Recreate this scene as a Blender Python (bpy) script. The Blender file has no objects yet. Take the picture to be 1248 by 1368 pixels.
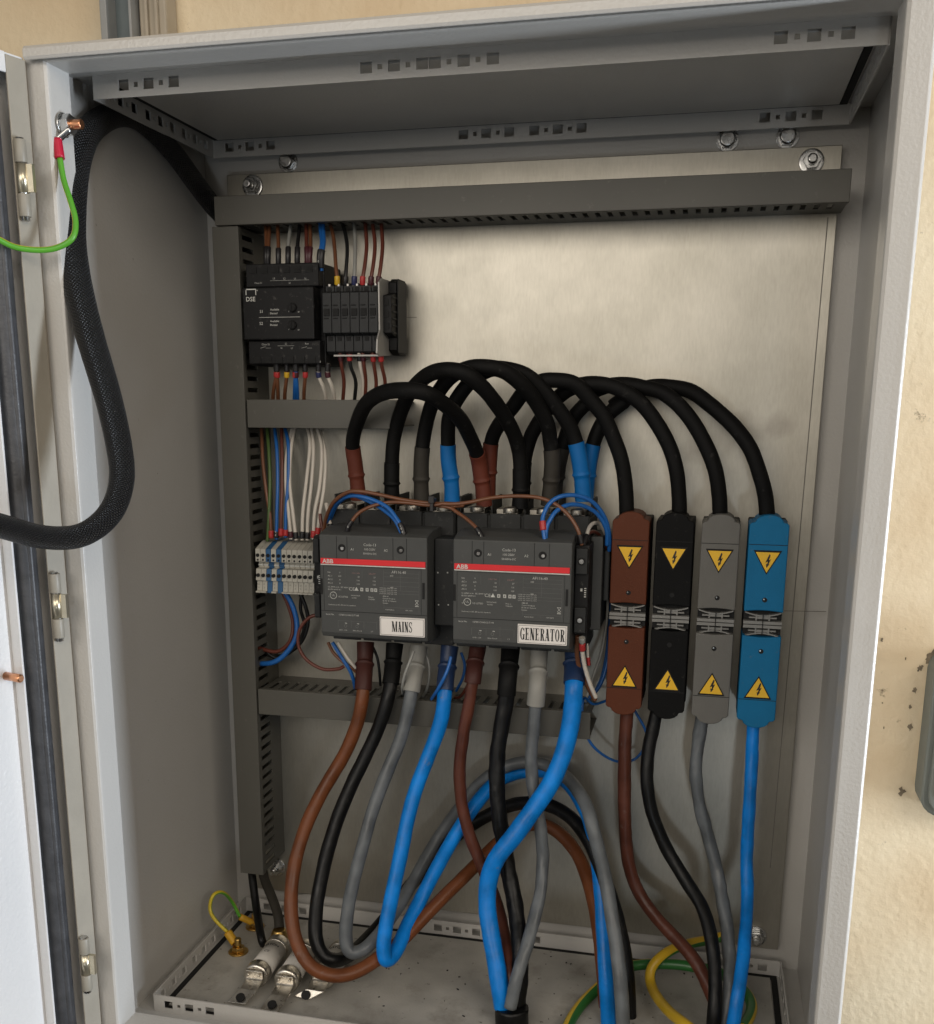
import bpy, bmesh, math, random
from mathutils import Vector, Matrix, noise
random.seed(7)
S = bpy.context.scene
COL = S.collection

# ------------------------------------------------------------------ camera
CAMP = Vector((0.4848, -0.7144, 0.5469))
YAW, PIT, ROL = -0.2364, -0.2248, 0.0042
FPX, SX, SY = 1396.91, -19.64, 172.39
def cam_axes():
    cy, sy, cp, sp = math.cos(YAW), math.sin(YAW), math.cos(PIT), math.sin(PIT)
    F = Vector((sy*cp, cy*cp, sp)); R = Vector((cy, -sy, 0)); U = R.cross(F)
    cr, sr = math.cos(ROL), math.sin(ROL)
    return cr*R + sr*U, -sr*R + cr*U, F
CR, CU, CF = cam_axes()
cam = bpy.data.objects.new('camera', bpy.data.cameras.new('camera'))
COL.objects.link(cam)
m = Matrix((CR, CU, -CF)).transposed().to_4x4(); m.translation = CAMP
cam.matrix_world = m
cam.data.sensor_fit = 'HORIZONTAL'; cam.data.sensor_width = 36
cam.data.lens = FPX/1248*36
cam.data.shift_x = -SX/1248; cam.data.shift_y = SY/1248
cam.data.clip_start = 0.02; cam.data.clip_end = 50
S.camera = cam

# ------------------------------------------------------------------ world and lamps
w = bpy.data.worlds.new('World'); S.world = w; w.use_nodes = True
bg = w.node_tree.nodes['Background']
bg.inputs['Color'].default_value = (0.60, 0.545, 0.47, 1)
bg.inputs['Strength'].default_value = 0.30
# the room: pale walls and ceiling above, a darker floor below
_N, _L = w.node_tree.nodes, w.node_tree.links
_tc = _N.new('ShaderNodeTexCoord'); _sp = _N.new('ShaderNodeSeparateXYZ'); _mr = _N.new('ShaderNodeMapRange'); _mx = _N.new('ShaderNodeMix'); _mx.data_type = 'RGBA'
_mr.interpolation_type = 'SMOOTHSTEP'; _mr.inputs['From Min'].default_value = -.7; _mr.inputs['From Max'].default_value = .5
_mx.inputs['A'].default_value = (0.07, 0.062, 0.052, 1); _mx.inputs['B'].default_value = (0.66, 0.60, 0.52, 1)
_L.new(_tc.outputs['Generated'], _sp.inputs[0]); _L.new(_sp.outputs['Z'], _mr.inputs['Value']); _L.new(_mr.outputs['Result'], _mx.inputs['Factor']); _L.new(_mx.outputs['Result'], bg.inputs['Color'])
def area(name, loc, target, sx, sy, power, color):
    l = bpy.data.lights.new(name, 'AREA'); l.shape = 'RECTANGLE'; l.size = sx; l.size_y = sy
    l.energy = power; l.color = color
    o = bpy.data.objects.new(name, l); COL.objects.link(o); o.location = loc
    o.rotation_euler = (Vector(target)-Vector(loc)).to_track_quat('-Z', 'Y').to_euler()
    return o
area('room_lamp', (-0.15, -2.2, 1.10), (0.3, 0.2, 0.5), 1.7, 1.0, 23, (1.0, 0.92, 0.82))
area('right_fill_lamp', (1.7, -1.6, 1.5), (0.1, 0.2, 0.4), 1.3, 1.0, 18, (1.0, 0.90, 0.78))  # warm fill added from the right to brighten the left inner wall
area('doorway_daylight', (2.1, -0.14, 0.18), (-0.1, -0.1, 0.25), 0.12, 0.9, 34, (0.80, 0.89, 1.0))
area('low_window', (0.95, -2.5, -0.40), (0.5, 0.1, 0.3), 0.20, 0.20, 3.5, (0.80, 0.90, 1.0))
S.view_settings.view_transform = 'Standard'; S.view_settings.look = 'None'
S.view_settings.gamma = 1; S.view_settings.exposure = 0.0

# ------------------------------------------------------------------ measuring helpers (points measured on real planes of the cabinet)
def ray(px, py):
    return CR*((px-624-SX)/FPX) - CU*((py-684-SY)/FPX) + CF
def A(px, py, Y):                       # point on the vertical plane y = Y
    d = ray(px, py); return CAMP + d*((Y-CAMP.y)/d.y)
def FZ(px, py, z):                      # point on the horizontal plane z
    d = ray(px, py); return CAMP + d*((z-CAMP.z)/d.z)

# ------------------------------------------------------------------ object helpers
def tag(o, label=None, cat=None, group=None, kind=None):
    if label: o['label'] = label
    if cat: o['category'] = cat
    if group: o['group'] = group
    if kind: o['kind'] = kind
    return o
def empty(name, loc, label=None, cat=None, group=None):
    o = bpy.data.objects.new(name, None); COL.objects.link(o); o.location = loc
    o.empty_display_size = 0.02
    return tag(o, label, cat, group)
def adopt(o, parent):
    if parent is not None:
        o.parent = parent
        mw = Matrix.Translation(parent.location) if parent.parent is None else Matrix()
        o.matrix_parent_inverse = mw.inverted()
    return o
def link(name, me, mat, parent=None, smooth=False):
    if smooth:
        for p in me.polygons: p.use_smooth = True
    if isinstance(mat, (list, tuple)):
        for k in mat: me.materials.append(k)
    else: me.materials.append(mat)
    o = bpy.data.objects.new(name, me); COL.objects.link(o)
    return adopt(o, parent)
def from_bm(name, bm, mat, parent=None, smooth=False, bevel=0, seg=2):
    if bevel:
        bm.normal_update()
    me = bpy.data.meshes.new(name); bm.to_mesh(me); bm.free()
    o = link(name, me, mat, parent, smooth)
    if bevel:
        b = o.modifiers.new('bevel', 'BEVEL'); b.width = bevel; b.segments = seg; b.limit_method = 'ANGLE'
        b.angle_limit = math.radians(40)
        b.harden_normals = False
    return o
def bx(bm, x0, x1, y0, y1, z0, z1, mi=0):
    v = [bm.verts.new(p) for p in ((x0,y0,z0),(x1,y0,z0),(x1,y1,z0),(x0,y1,z0),(x0,y0,z1),(x1,y0,z1),(x1,y1,z1),(x0,y1,z1))]
    for f in ((0,3,2,1),(4,5,6,7),(0,1,5,4),(1,2,6,5),(2,3,7,6),(3,0,4,7)):
        fa = bm.faces.new([v[i] for i in f]); fa.material_index = mi
    return v
def box(name, x0, x1, y0, y1, z0, z1, mat, parent=None, bevel=0.0005, seg=2):
    bm = bmesh.new(); bx(bm, x0, x1, y0, y1, z0, z1)
    return from_bm(name, bm, mat, parent, bevel=bevel, seg=seg)
def prism(bm, pts, axis, a0, a1, mi=0):
    """2D outline extruded along an axis: 'x' -> pts are (y,z); 'y' -> (x,z); 'z' -> (x,y)"""
    def P(p, a):
        return (a, p[0], p[1]) if axis == 'x' else (p[0], a, p[1]) if axis == 'y' else (p[0], p[1], a)
    v0 = [bm.verts.new(P(p, a0)) for p in pts]; v1 = [bm.verts.new(P(p, a1)) for p in pts]
    n = len(pts)
    fs = [bm.faces.new(v0), bm.faces.new(v1[::-1])]
    for i in range(n):
        fs.append(bm.faces.new((v0[i], v1[i], v1[(i+1) % n], v0[(i+1) % n])))
    for f in fs: f.material_index = mi
    return fs
def fixn(bm): bmesh.ops.recalc_face_normals(bm, faces=bm.faces[:])
def cyl(bm, c, d, r, h, n=16, r2=None, mi=0, ph=0):
    c = Vector(c); d = Vector(d).normalized(); r2 = r if r2 is None else r2
    a = d.orthogonal().normalized(); b = d.cross(a)
    p = [bm.verts.new(c + (a*math.cos(t)+b*math.sin(t))*r) for t in [2*math.pi*i/n+ph for i in range(n)]]
    q = [bm.verts.new(c + d*h + (a*math.cos(t)+b*math.sin(t))*r2) for t in [2*math.pi*i/n+ph for i in range(n)]]
    fs = [bm.faces.new(p[::-1]), bm.faces.new(q)]
    for i in range(n): fs.append(bm.faces.new((p[i], p[(i+1) % n], q[(i+1) % n], q[i])))
    for f in fs: f.material_index = mi
def lathe(bm, c, d, prof, n=20, mi=0):
    """prof: list of (distance along d, radius)"""
    c = Vector(c); d = Vector(d).normalized(); a = d.orthogonal().normalized(); b = d.cross(a)
    rings = []
    for s, r in prof:
        rings.append([bm.verts.new(c + d*s + (a*math.cos(t)+b*math.sin(t))*max(r, 1e-5)) for t in [2*math.pi*i/n for i in range(n)]])
    for k in range(len(rings)-1):
        for i in range(n):
            f = bm.faces.new((rings[k][i], rings[k][(i+1) % n], rings[k+1][(i+1) % n], rings[k+1][i])); f.material_index = mi; f.smooth = True
    for f in (bm.faces.new(rings[0][::-1]), bm.faces.new(rings[-1])): f.material_index = mi
def perf(bm, o, u, v, L, h, t, holes):
    """a strip L long (along u), h high (along v), t thick, with real holes (u0,u1,v0,v1)"""
    o, u, v = Vector(o), Vector(u).normalized(), Vector(v).normalized(); nn = u.cross(v)
    def cell(a, b, c, d):
        if b-a < 1e-6 or d-c < 1e-6: return
        P = [o+u*i+v*j+nn*k for k in (0, t) for i, j in ((a,c),(b,c),(b,d),(a,d))]
        vs = [bm.verts.new(p) for p in P]
        for f in ((0,3,2,1),(4,5,6,7),(0,1,5,4),(1,2,6,5),(2,3,7,6),(3,0,4,7)): bm.faces.new([vs[i] for i in f])
    x = 0
    for (a, b, c, d) in sorted(holes):
        cell(x, a, 0, h); cell(a, b, 0, c); cell(a, b, d, h); x = b
    cell(x, L, 0, h)

def spline(P, n=8):
    P = [Vector(p) for p in P]; Q = [P[0]*2-P[1]] + P + [P[-1]*2-P[-2]]; out = []
    for i in range(1, len(Q)-2):
        p0, p1, p2, p3 = Q[i-1:i+3]
        for k in range(n):
            t = k/n
            out.append(0.5*((2*p1)+(p2-p0)*t+(2*p0-5*p1+4*p2-p3)*t*t+(3*p1-p0-3*p2+p3)*t**3))
    out.append(P[-1]); return out
def smooth_path(P, it=2):
    for _ in range(it):
        P = [P[0]] + [(P[i-1]+P[i]*2+P[i+1])/4 for i in range(1, len(P)-1)] + [P[-1]]
    return P
def tube_bm(bm, P, r, n=14, wob=0, rf=None, twist=0, flat=1.0, seed=0, mi=0, cap=True):
    uv = bm.loops.layers.uv.verify()
    T = [(P[min(i+1, len(P)-1)]-P[max(i-1, 0)]).normalized() for i in range(len(P))]
    a = T[0].orthogonal().normalized(); rings = []; s = 0; ss = []
    tot = sum((P[i+1]-P[i]).length for i in range(len(P)-1))
    for i, p in enumerate(P):
        if i: s += (P[i]-P[i-1]).length
        a = (a - T[i]*a.dot(T[i])).normalized(); b = T[i].cross(a)
        rr = r if rf is None else rf(s, tot)
        ring = []
        for k in range(n):
            t = 2*math.pi*k/n
            d = a*math.cos(t)*flat + b*math.sin(t)
            q = rr
            if wob: q *= 1 + wob*noise.noise(Vector((s*45+seed*7.3, math.cos(t)*1.2, math.sin(t)*1.2+seed))) + wob*.5*noise.noise(Vector((s*140, math.cos(t)*2+seed, math.sin(t)*2)))
            ring.append(bm.verts.new(p + d*q))
        rings.append(ring); ss.append(s)
    for i in range(len(rings)-1):
        for k in range(n):
            f = bm.faces.new((rings[i][k], rings[i][(k+1) % n], rings[i+1][(k+1) % n], rings[i+1][k])); f.smooth = True; f.material_index = mi
            vals = ((ss[i], k/n), (ss[i], (k+1)/n), (ss[i+1], (k+1)/n), (ss[i+1], k/n))
            for l, (uu, vv) in zip(f.loops, vals): l[uv].uv = (uu, vv+twist*uu)
    if cap:
        for rg in (rings[0][::-1], rings[-1]):
            f = bm.faces.new(rg); f.material_index = mi
def tube(name, P, r, mat, parent=None, sub=8, sm=1, **kw):
    P = smooth_path(spline(P, sub), sm)
    bm = bmesh.new(); tube_bm(bm, P, r, **kw)
    fixn(bm)
    return from_bm(name, bm, mat, parent)

# ------------------------------------------------------------------ text (flat print)
_tc = {}
def text_geo(s, xs=1.0, bold=0.0):
    key = (s, bold)
    if key not in _tc:
        c = bpy.data.curves.new('t', 'FONT'); c.body = s; c.size = 1; c.resolution_u = 2; c.offset = bold
        o = bpy.data.objects.new('t', c); COL.objects.link(o)
        me = bpy.data.meshes.new_from_object(o.evaluated_get(bpy.context.evaluated_depsgraph_get()))
        _tc[key] = ([tuple(v.co) for v in me.vertices], [tuple(p.vertices) for p in me.polygons])
        bpy.data.objects.remove(o); bpy.data.curves.remove(c); bpy.data.meshes.remove(me)
    return _tc[key]
def put_text(bm, s, x, y, z, size, align='C', xs=1.0, bold=0.0, mi=0, U=(1,0,0), V=(0,0,1)):
    vs, fs = text_geo(s, xs, bold)
    if not vs: return
    mx = max(v[0] for v in vs); mn = min(v[0] for v in vs)
    off = {'C': -(mx+mn)/2, 'L': -mn, 'R': -mx}[align]
    U, V = Vector(U), Vector(V); o = Vector((x, y, z))
    nv = [bm.verts.new(o + U*((v[0]+off)*size*xs) + V*((v[1]-0.35)*size)) for v in vs]
    for f in fs:
        try: fa = bm.faces.new([nv[i] for i in f]); fa.material_index = mi
        except ValueError: pass
def quadz(bm, x0, x1, z0, z1, y, mi=0):
    f = bm.faces.new([bm.verts.new(p) for p in ((x0,y,z0),(x1,y,z0),(x1,y,z1),(x0,y,z1))]); f.material_index = mi

# ------------------------------------------------------------------ materials
def mat(name, col, rough=0.5, metal=0.0, var=0.08, vs=30, bump=0.0, bs=300, spec=0.5, rvar=0.0, uvb=None, coat=0):
    M = bpy.data.materials.new(name); M.use_nodes = True; N = M.node_tree.nodes; Lk = M.node_tree.links
    B = N['Principled BSDF']
    B.inputs['Roughness'].default_value = rough; B.inputs['Metallic'].default_value = metal
    B.inputs['Specular IOR Level'].default_value = spec
    if coat: B.inputs['Coat Weight'].default_value = coat; B.inputs['Coat Roughness'].default_value = 0.2
    tc = N.new('ShaderNodeTexCoord')
    n1 = N.new('ShaderNodeTexNoise'); n1.inputs['Scale'].default_value = vs; n1.inputs['Detail'].default_value = 5
    Lk.new(tc.outputs['Object'], n1.inputs['Vector'])
    mx = N.new('ShaderNodeMix'); mx.data_type = 'RGBA'
    c = Vector(col)
    mx.inputs['A'].default_value = (*(c*(1-var)), 1); mx.inputs['B'].default_value = (*(c*(1+var)), 1)
    mr = N.new('ShaderNodeMapRange'); mr.inputs['From Min'].default_value = .3; mr.inputs['From Max'].default_value = .7
    Lk.new(n1.outputs['Fac'], mr.inputs['Value']); Lk.new(mr.outputs['Result'], mx.inputs['Factor'])
    Lk.new(mx.outputs['Result'], B.inputs['Base Color'])
    if rvar:
        r = N.new('ShaderNodeMapRange'); r.inputs['From Min'].default_value = .3; r.inputs['From Max'].default_value = .7
        r.inputs['To Min'].default_value = rough-rvar; r.inputs['To Max'].default_value = rough+rvar
        Lk.new(n1.outputs['Fac'], r.inputs['Value']); Lk.new(r.outputs['Result'], B.inputs['Roughness'])
    if bump:
        n2 = N.new('ShaderNodeTexNoise'); n2.inputs['Scale'].default_value = bs; n2.inputs['Detail'].default_value = 2
        Lk.new(tc.outputs['Object'], n2.inputs['Vector'])
        b = N.new('ShaderNodeBump'); b.inputs['Strength'].default_value = bump; b.inputs['Distance'].default_value = 0.0006
        Lk.new(n2.outputs['Fac'], b.inputs['Height']); Lk.new(b.outputs['Normal'], B.inputs['Normal'])
    M['_'] = 1
    return M
M = {}
M['paint'] = mat('cabinet_powder_coat', (.53,.515,.485), .30, var=.03, vs=9, bump=.38, bs=420)
M['paint_floor'] = mat('dusty_floor_paint', (.40,.385,.35), .5, var=.16, vs=22, bump=.4, bs=420)
M['paint_door'] = mat('door_powder_coat', (.70,.70,.70), .30, var=.02, vs=8, bump=.75, bs=300)
M['duct'] = mat('grey_pvc', (.082,.078,.065), .5, var=.06, vs=14, bump=.05, bs=900)
M['black_plastic'] = mat('black_plastic', (.007,.007,.0075), .55, spec=.25, var=.1, bump=.1, bs=1500)
M['dark_plastic'] = mat('dark_grey_plastic', (.064,.066,.064), .55, spec=.35, var=.06, vs=60, bump=.18, bs=1600)
M['mid_plastic'] = mat('charcoal_plastic', (.020,.021,.021), .55, spec=.3, var=.08, vs=60, bump=.15, bs=1500)
M['relay_plastic'] = mat('slate_plastic', (.024,.025,.026), .55, spec=.3, var=.08, vs=80)
M['hole'] = mat('recess_black', (.006,.006,.006), .8, var=.1)
M['red'] = mat('red_stripe', (.72,.015,.022), .45, var=.04)
M['white_print'] = mat('white_print', (.62,.62,.58), .6, var=.1, vs=400)
M['grey_print'] = mat('grey_print', (.48,.48,.45), .6, var=.25, vs=700)
M['pink_print'] = mat('dull_pink_print', (.30,.17,.16), .6, var=.2, vs=700)
M['label_white'] = mat('label_white', (.80,.76,.72), .45, var=.03, vs=60)
M['label_ink'] = mat('label_ink', (.012,.012,.012), .5)
M['steel'] = mat('zinc_steel', (.55,.55,.54), .28, 1.0, var=.15, vs=120, rvar=.08)
M['tin'] = mat('tinned_metal', (.66,.62,.55), .30, 1.0, var=.18, vs=90, rvar=.1, bump=.1, bs=500)
M['dull_tin'] = mat('dull_tinned_clamp', (.34,.32,.28), .42, 1.0, var=.25, vs=90, rvar=.1)
M['brass'] = mat('brass', (.55,.36,.12), .32, 1.0, var=.15, vs=120)
M['copper'] = mat('copper', (.72,.34,.18), .3, 1.0, var=.15, vs=150)
M['rubber'] = mat('black_rubber', (.0035,.0033,.0031), .68, spec=.2, var=.25, vs=60, bump=.25, bs=500)
M['gasket'] = mat('grey_foam_gasket', (.055,.056,.060), .42, var=.25, vs=90, bump=.4, bs=600)
M['seal'] = mat('black_seal', (.006,.006,.006), .8, bump=.5, bs=500)
M['blk'] = mat('black_cable', (.004,.004,.004), .42, spec=.3, var=.28, vs=45, rvar=.10, bump=.45, bs=170)
M['brn'] = mat('brown_cable', (.145,.046,.016), .42, spec=.3, var=.28, vs=45, rvar=.10, bump=.45, bs=170)
M['brn2'] = mat('red_brown_cable', (.095,.030,.018), .42, spec=.3, var=.28, vs=45, rvar=.10, bump=.45, bs=170)
M['gry'] = mat('grey_cable', (.115,.125,.132), .38, spec=.35, var=.28, vs=45, rvar=.10, bump=.45, bs=170)
M['blu'] = mat('blue_cable', (.001,.19,.62), .42, spec=.3, var=.28, vs=45, rvar=.10, bump=.45, bs=170)
M['boot_brn'] = mat('brown_boot', (.115,.028,.016), .55, spec=.25, var=.08, bump=.1, bs=500)
M['boot_dbr'] = mat('dark_brown_boot', (.060,.020,.016), .5, spec=.25, var=.12, bump=.2, bs=300)
M['boot_blk'] = mat('black_boot', (.004,.004,.004), .6, spec=.2, var=.1)
M['boot_olive'] = mat('grey_brown_boot', (.034,.030,.024), .6, spec=.25, var=.1)
M['boot_gry'] = mat('light_grey_boot', (.27,.265,.24), .5, var=.06)
M['boot_blu'] = mat('blue_boot', (.004,.125,.38), .5, spec=.25, var=.06)
M['boot_navy'] = mat('navy_boot', (.012,.030,.085), .45, var=.1)
M['w_brn'] = mat('brown_wire', (.16,.062,.028), .38, var=.1)
M['w_red'] = mat('dark_red_wire', (.13,.035,.022), .38, var=.1)
M['w_blu'] = mat('blue_wire', (.015,.12,.40), .36, var=.08)
M['w_wht'] = mat('white_wire', (.62,.57,.50), .4, var=.05)
M['w_gry'] = mat('grey_wire', (.28,.28,.26), .4, var=.08)
M['w_blk'] = mat('black_wire', (.010,.010,.010), .4, var=.1)
M['w_grn'] = mat('green_wire', (.07,.12,.03), .4, var=.1)
M['mk_red'] = mat('red_marker', (.42,.03,.03), .4); M['mk_blk'] = mat('black_marker', (.012,.011,.012), .4)
M['mk_yel'] = mat('yellow_marker', (.62,.38,.02), .4); M['mk_dk'] = mat('maroon_marker', (.06,.010,.016), .4)
M['mk_nvy'] = mat('navy_marker', (.02,.025,.09), .4)
M['con_brn'] = mat('brown_moulding', (.105,.030,.013), .6, spec=.2, var=.04, vs=50, bump=.25, bs=900)
M['con_blk'] = mat('black_moulding', (.0045,.0045,.0045), .65, spec=.15, var=.08, vs=50, bump=.25, bs=900)
M['con_gry'] = mat('grey_moulding', (.15,.145,.132), .6, spec=.25, var=.04, vs=50, bump=.25, bs=900)
M['con_blu'] = mat('blue_moulding', (.008,.155,.33), .6, spec=.2, var=.04, vs=50, bump=.25, bs=900)
M['clip'] = mat('clip_grey', (.23,.225,.21), .5, var=.08)
M['yel'] = mat('sign_yellow', (.86,.50,.015), .45, var=.04)
M['term_w'] = mat('terminal_cream', (.46,.44,.38), .5, var=.06, vs=90)
M['term_b'] = mat('terminal_blue', (.02,.10,.24), .5, var=.06, vs=90)
M['lug_y'] = mat('yellow_sleeve', (.60,.33,.02), .45, var=.12, vs=200)
M['lug_r'] = mat('crimson_sleeve', (.50,.01,.04), .4)
M['box_gn'] = mat('grey_green_box', (.145,.152,.130), .6, var=.1, vs=25, bump=.2, bs=200)
M['trunk_a'] = mat('weathered_grey_trunking', (.30,.31,.31), .5, var=.2, vs=20)
M['trunk_b'] = mat('slate_trunking_slot', (.13,.16,.17), .5, var=.2, vs=20)
M['trunk_c'] = mat('beige_trunking', (.42,.37,.29), .5, var=.12, vs=20)
M['edge_beige'] = mat('beige_door_edge', (.33,.30,.245), .5, var=.08, vs=30, bump=.3, bs=420)  # darker, warmer beige on the hinge-side edge than on the door panel
M['hinge_paint'] = mat('hinge_beige', (.30,.275,.225), .45, var=.08, vs=60)
M['hinge'] = mat('hinge_zinc', (.62,.56,.42), .3, .85, var=.12, vs=60)
M['fuse_body'] = mat('fuse_ceramic', (.60,.57,.52), .4, var=.05)

def striped(name, c1, c2, width, freq):
    m_ = bpy.data.materials.new(name); m_.use_nodes = True; N = m_.node_tree.nodes; Lk = m_.node_tree.links; B = N['Principled BSDF']
    B.inputs['Roughness'].default_value = .38
    uv = N.new('ShaderNodeUVMap'); sp = N.new('ShaderNodeSeparateXYZ'); Lk.new(uv.outputs['UV'], sp.inputs[0])
    mu = N.new('ShaderNodeMath'); mu.operation = 'MULTIPLY'; mu.inputs[1].default_value = freq; Lk.new(sp.outputs['Y'], mu.inputs[0])
    fr = N.new('ShaderNodeMath'); fr.operation = 'FRACT'; Lk.new(mu.outputs[0], fr.inputs[0])
    lt = N.new('ShaderNodeMath'); lt.operation = 'LESS_THAN'; lt.inputs[1].default_value = width; Lk.new(fr.outputs[0], lt.inputs[0])
    mx = N.new('ShaderNodeMix'); mx.data_type = 'RGBA'; mx.inputs['A'].default_value = (*c1, 1); mx.inputs['B'].default_value = (*c2, 1)
    Lk.new(lt.outputs[0], mx.inputs['Factor']); Lk.new(mx.outputs['Result'], B.inputs['Base Color'])
    return m_
M['gy'] = striped('yellow_green_cable', (.60,.38,.02), (.04,.16,.03), .22, 1)
M['gy2'] = striped('green_yellow_cable', (.025,.14,.03), (.60,.40,.02), .16, 1)
M['gy3'] = striped('green_yellow_earth_wire', (.10,.36,.03), (.62,.48,.03), .42, 1)

def braid():
    m_ = bpy.data.materials.new('braided_sleeve'); m_.use_nodes = True; N = m_.node_tree.nodes; Lk = m_.node_tree.links; B = N['Principled BSDF']
    uv = N.new('ShaderNodeUVMap'); sp = N.new('ShaderNodeSeparateXYZ'); Lk.new(uv.outputs['UV'], sp.inputs[0])
    def band(sign):
        a = N.new('ShaderNodeMath'); a.operation = 'MULTIPLY'; a.inputs[1].default_value = 360; Lk.new(sp.outputs['X'], a.inputs[0])
        b = N.new('ShaderNodeMath'); b.operation = 'MULTIPLY'; b.inputs[1].default_value = sign*22; Lk.new(sp.outputs['Y'], b.inputs[0])
        c = N.new('ShaderNodeMath'); c.operation = 'ADD'; Lk.new(a.outputs[0], c.inputs[0]); Lk.new(b.outputs[0], c.inputs[1])
        d = N.new('ShaderNodeMath'); d.operation = 'MULTIPLY'; d.inputs[1].default_value = math.pi; Lk.new(c.outputs[0], d.inputs[0])
        e = N.new('ShaderNodeMath'); e.operation = 'SINE'; Lk.new(d.outputs[0], e.inputs[0])
        f = N.new('ShaderNodeMath'); f.operation = 'ABSOLUTE'; Lk.new(e.outputs[0], f.inputs[0]); return f
    b1, b2 = band(1), band(-1)
    mul = N.new('ShaderNodeMath'); mul.operation = 'MULTIPLY'; Lk.new(b1.outputs[0], mul.inputs[0]); Lk.new(b2.outputs[0], mul.inputs[1])
    bp = N.new('ShaderNodeBump'); bp.inputs['Strength'].default_value = .9; bp.inputs['Distance'].default_value = .0012
    Lk.new(mul.outputs[0], bp.inputs['Height']); Lk.new(bp.outputs['Normal'], B.inputs['Normal'])
    B.inputs['Base Color'].default_value = (.0045,.0045,.005,1); B.inputs['Roughness'].default_value = .38
    return m_
M['braid'] = braid()

def speckle(m_, scale, lo, hi, col, big=0):
    """sparse dust, rub marks and chips over a material's own colour"""
    N = m_.node_tree.nodes; Lk = m_.node_tree.links; B = N['Principled BSDF']; src = B.inputs['Base Color'].links[0].from_socket
    tc = N.new('ShaderNodeTexCoord'); n = N.new('ShaderNodeTexNoise'); n.inputs['Scale'].default_value = scale; n.inputs['Detail'].default_value = 6; n.inputs['Roughness'].default_value = .65
    Lk.new(tc.outputs['Object'], n.inputs['Vector']); r = N.new('ShaderNodeMapRange'); r.inputs['From Min'].default_value = lo; r.inputs['From Max'].default_value = hi
    if big: r.inputs['To Max'].default_value = big
    Lk.new(n.outputs['Fac'], r.inputs['Value']); mx = N.new('ShaderNodeMix'); mx.data_type = 'RGBA'; mx.inputs['B'].default_value = (*col, 1)
    Lk.new(r.outputs['Result'], mx.inputs['Factor']); Lk.new(src, mx.inputs['A']); Lk.new(mx.outputs['Result'], B.inputs['Base Color'])
speckle(M['paint'], 150, .70, .76, (.17,.155,.13)); speckle(M['paint'], 14, .60, .80, (.36,.34,.30), .25)
speckle(M['paint_floor'], 170, .64, .72, (.08,.07,.06)); speckle(M['paint_floor'], 30, .52, .70, (.22,.20,.17), .6)
speckle(M['duct'], 120, .62, .74, (.16,.15,.13), .6)
for k_ in ('brn','brn2','gry','blu'): speckle(M[k_], 95, .64, .74, (.20,.19,.17), .45)
for k_ in ('blk','rubber'): speckle(M[k_], 110, .62, .74, (.05,.048,.044), .6)
for k_ in ('dark_plastic','mid_plastic','black_plastic'): speckle(M[k_], 180, .60, .72, (.11,.105,.095), .5)
for k_ in ('con_brn','con_blk','con_gry','con_blu'): speckle(M[k_], 140, .62, .74, (.15,.14,.12), .35)
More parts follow.
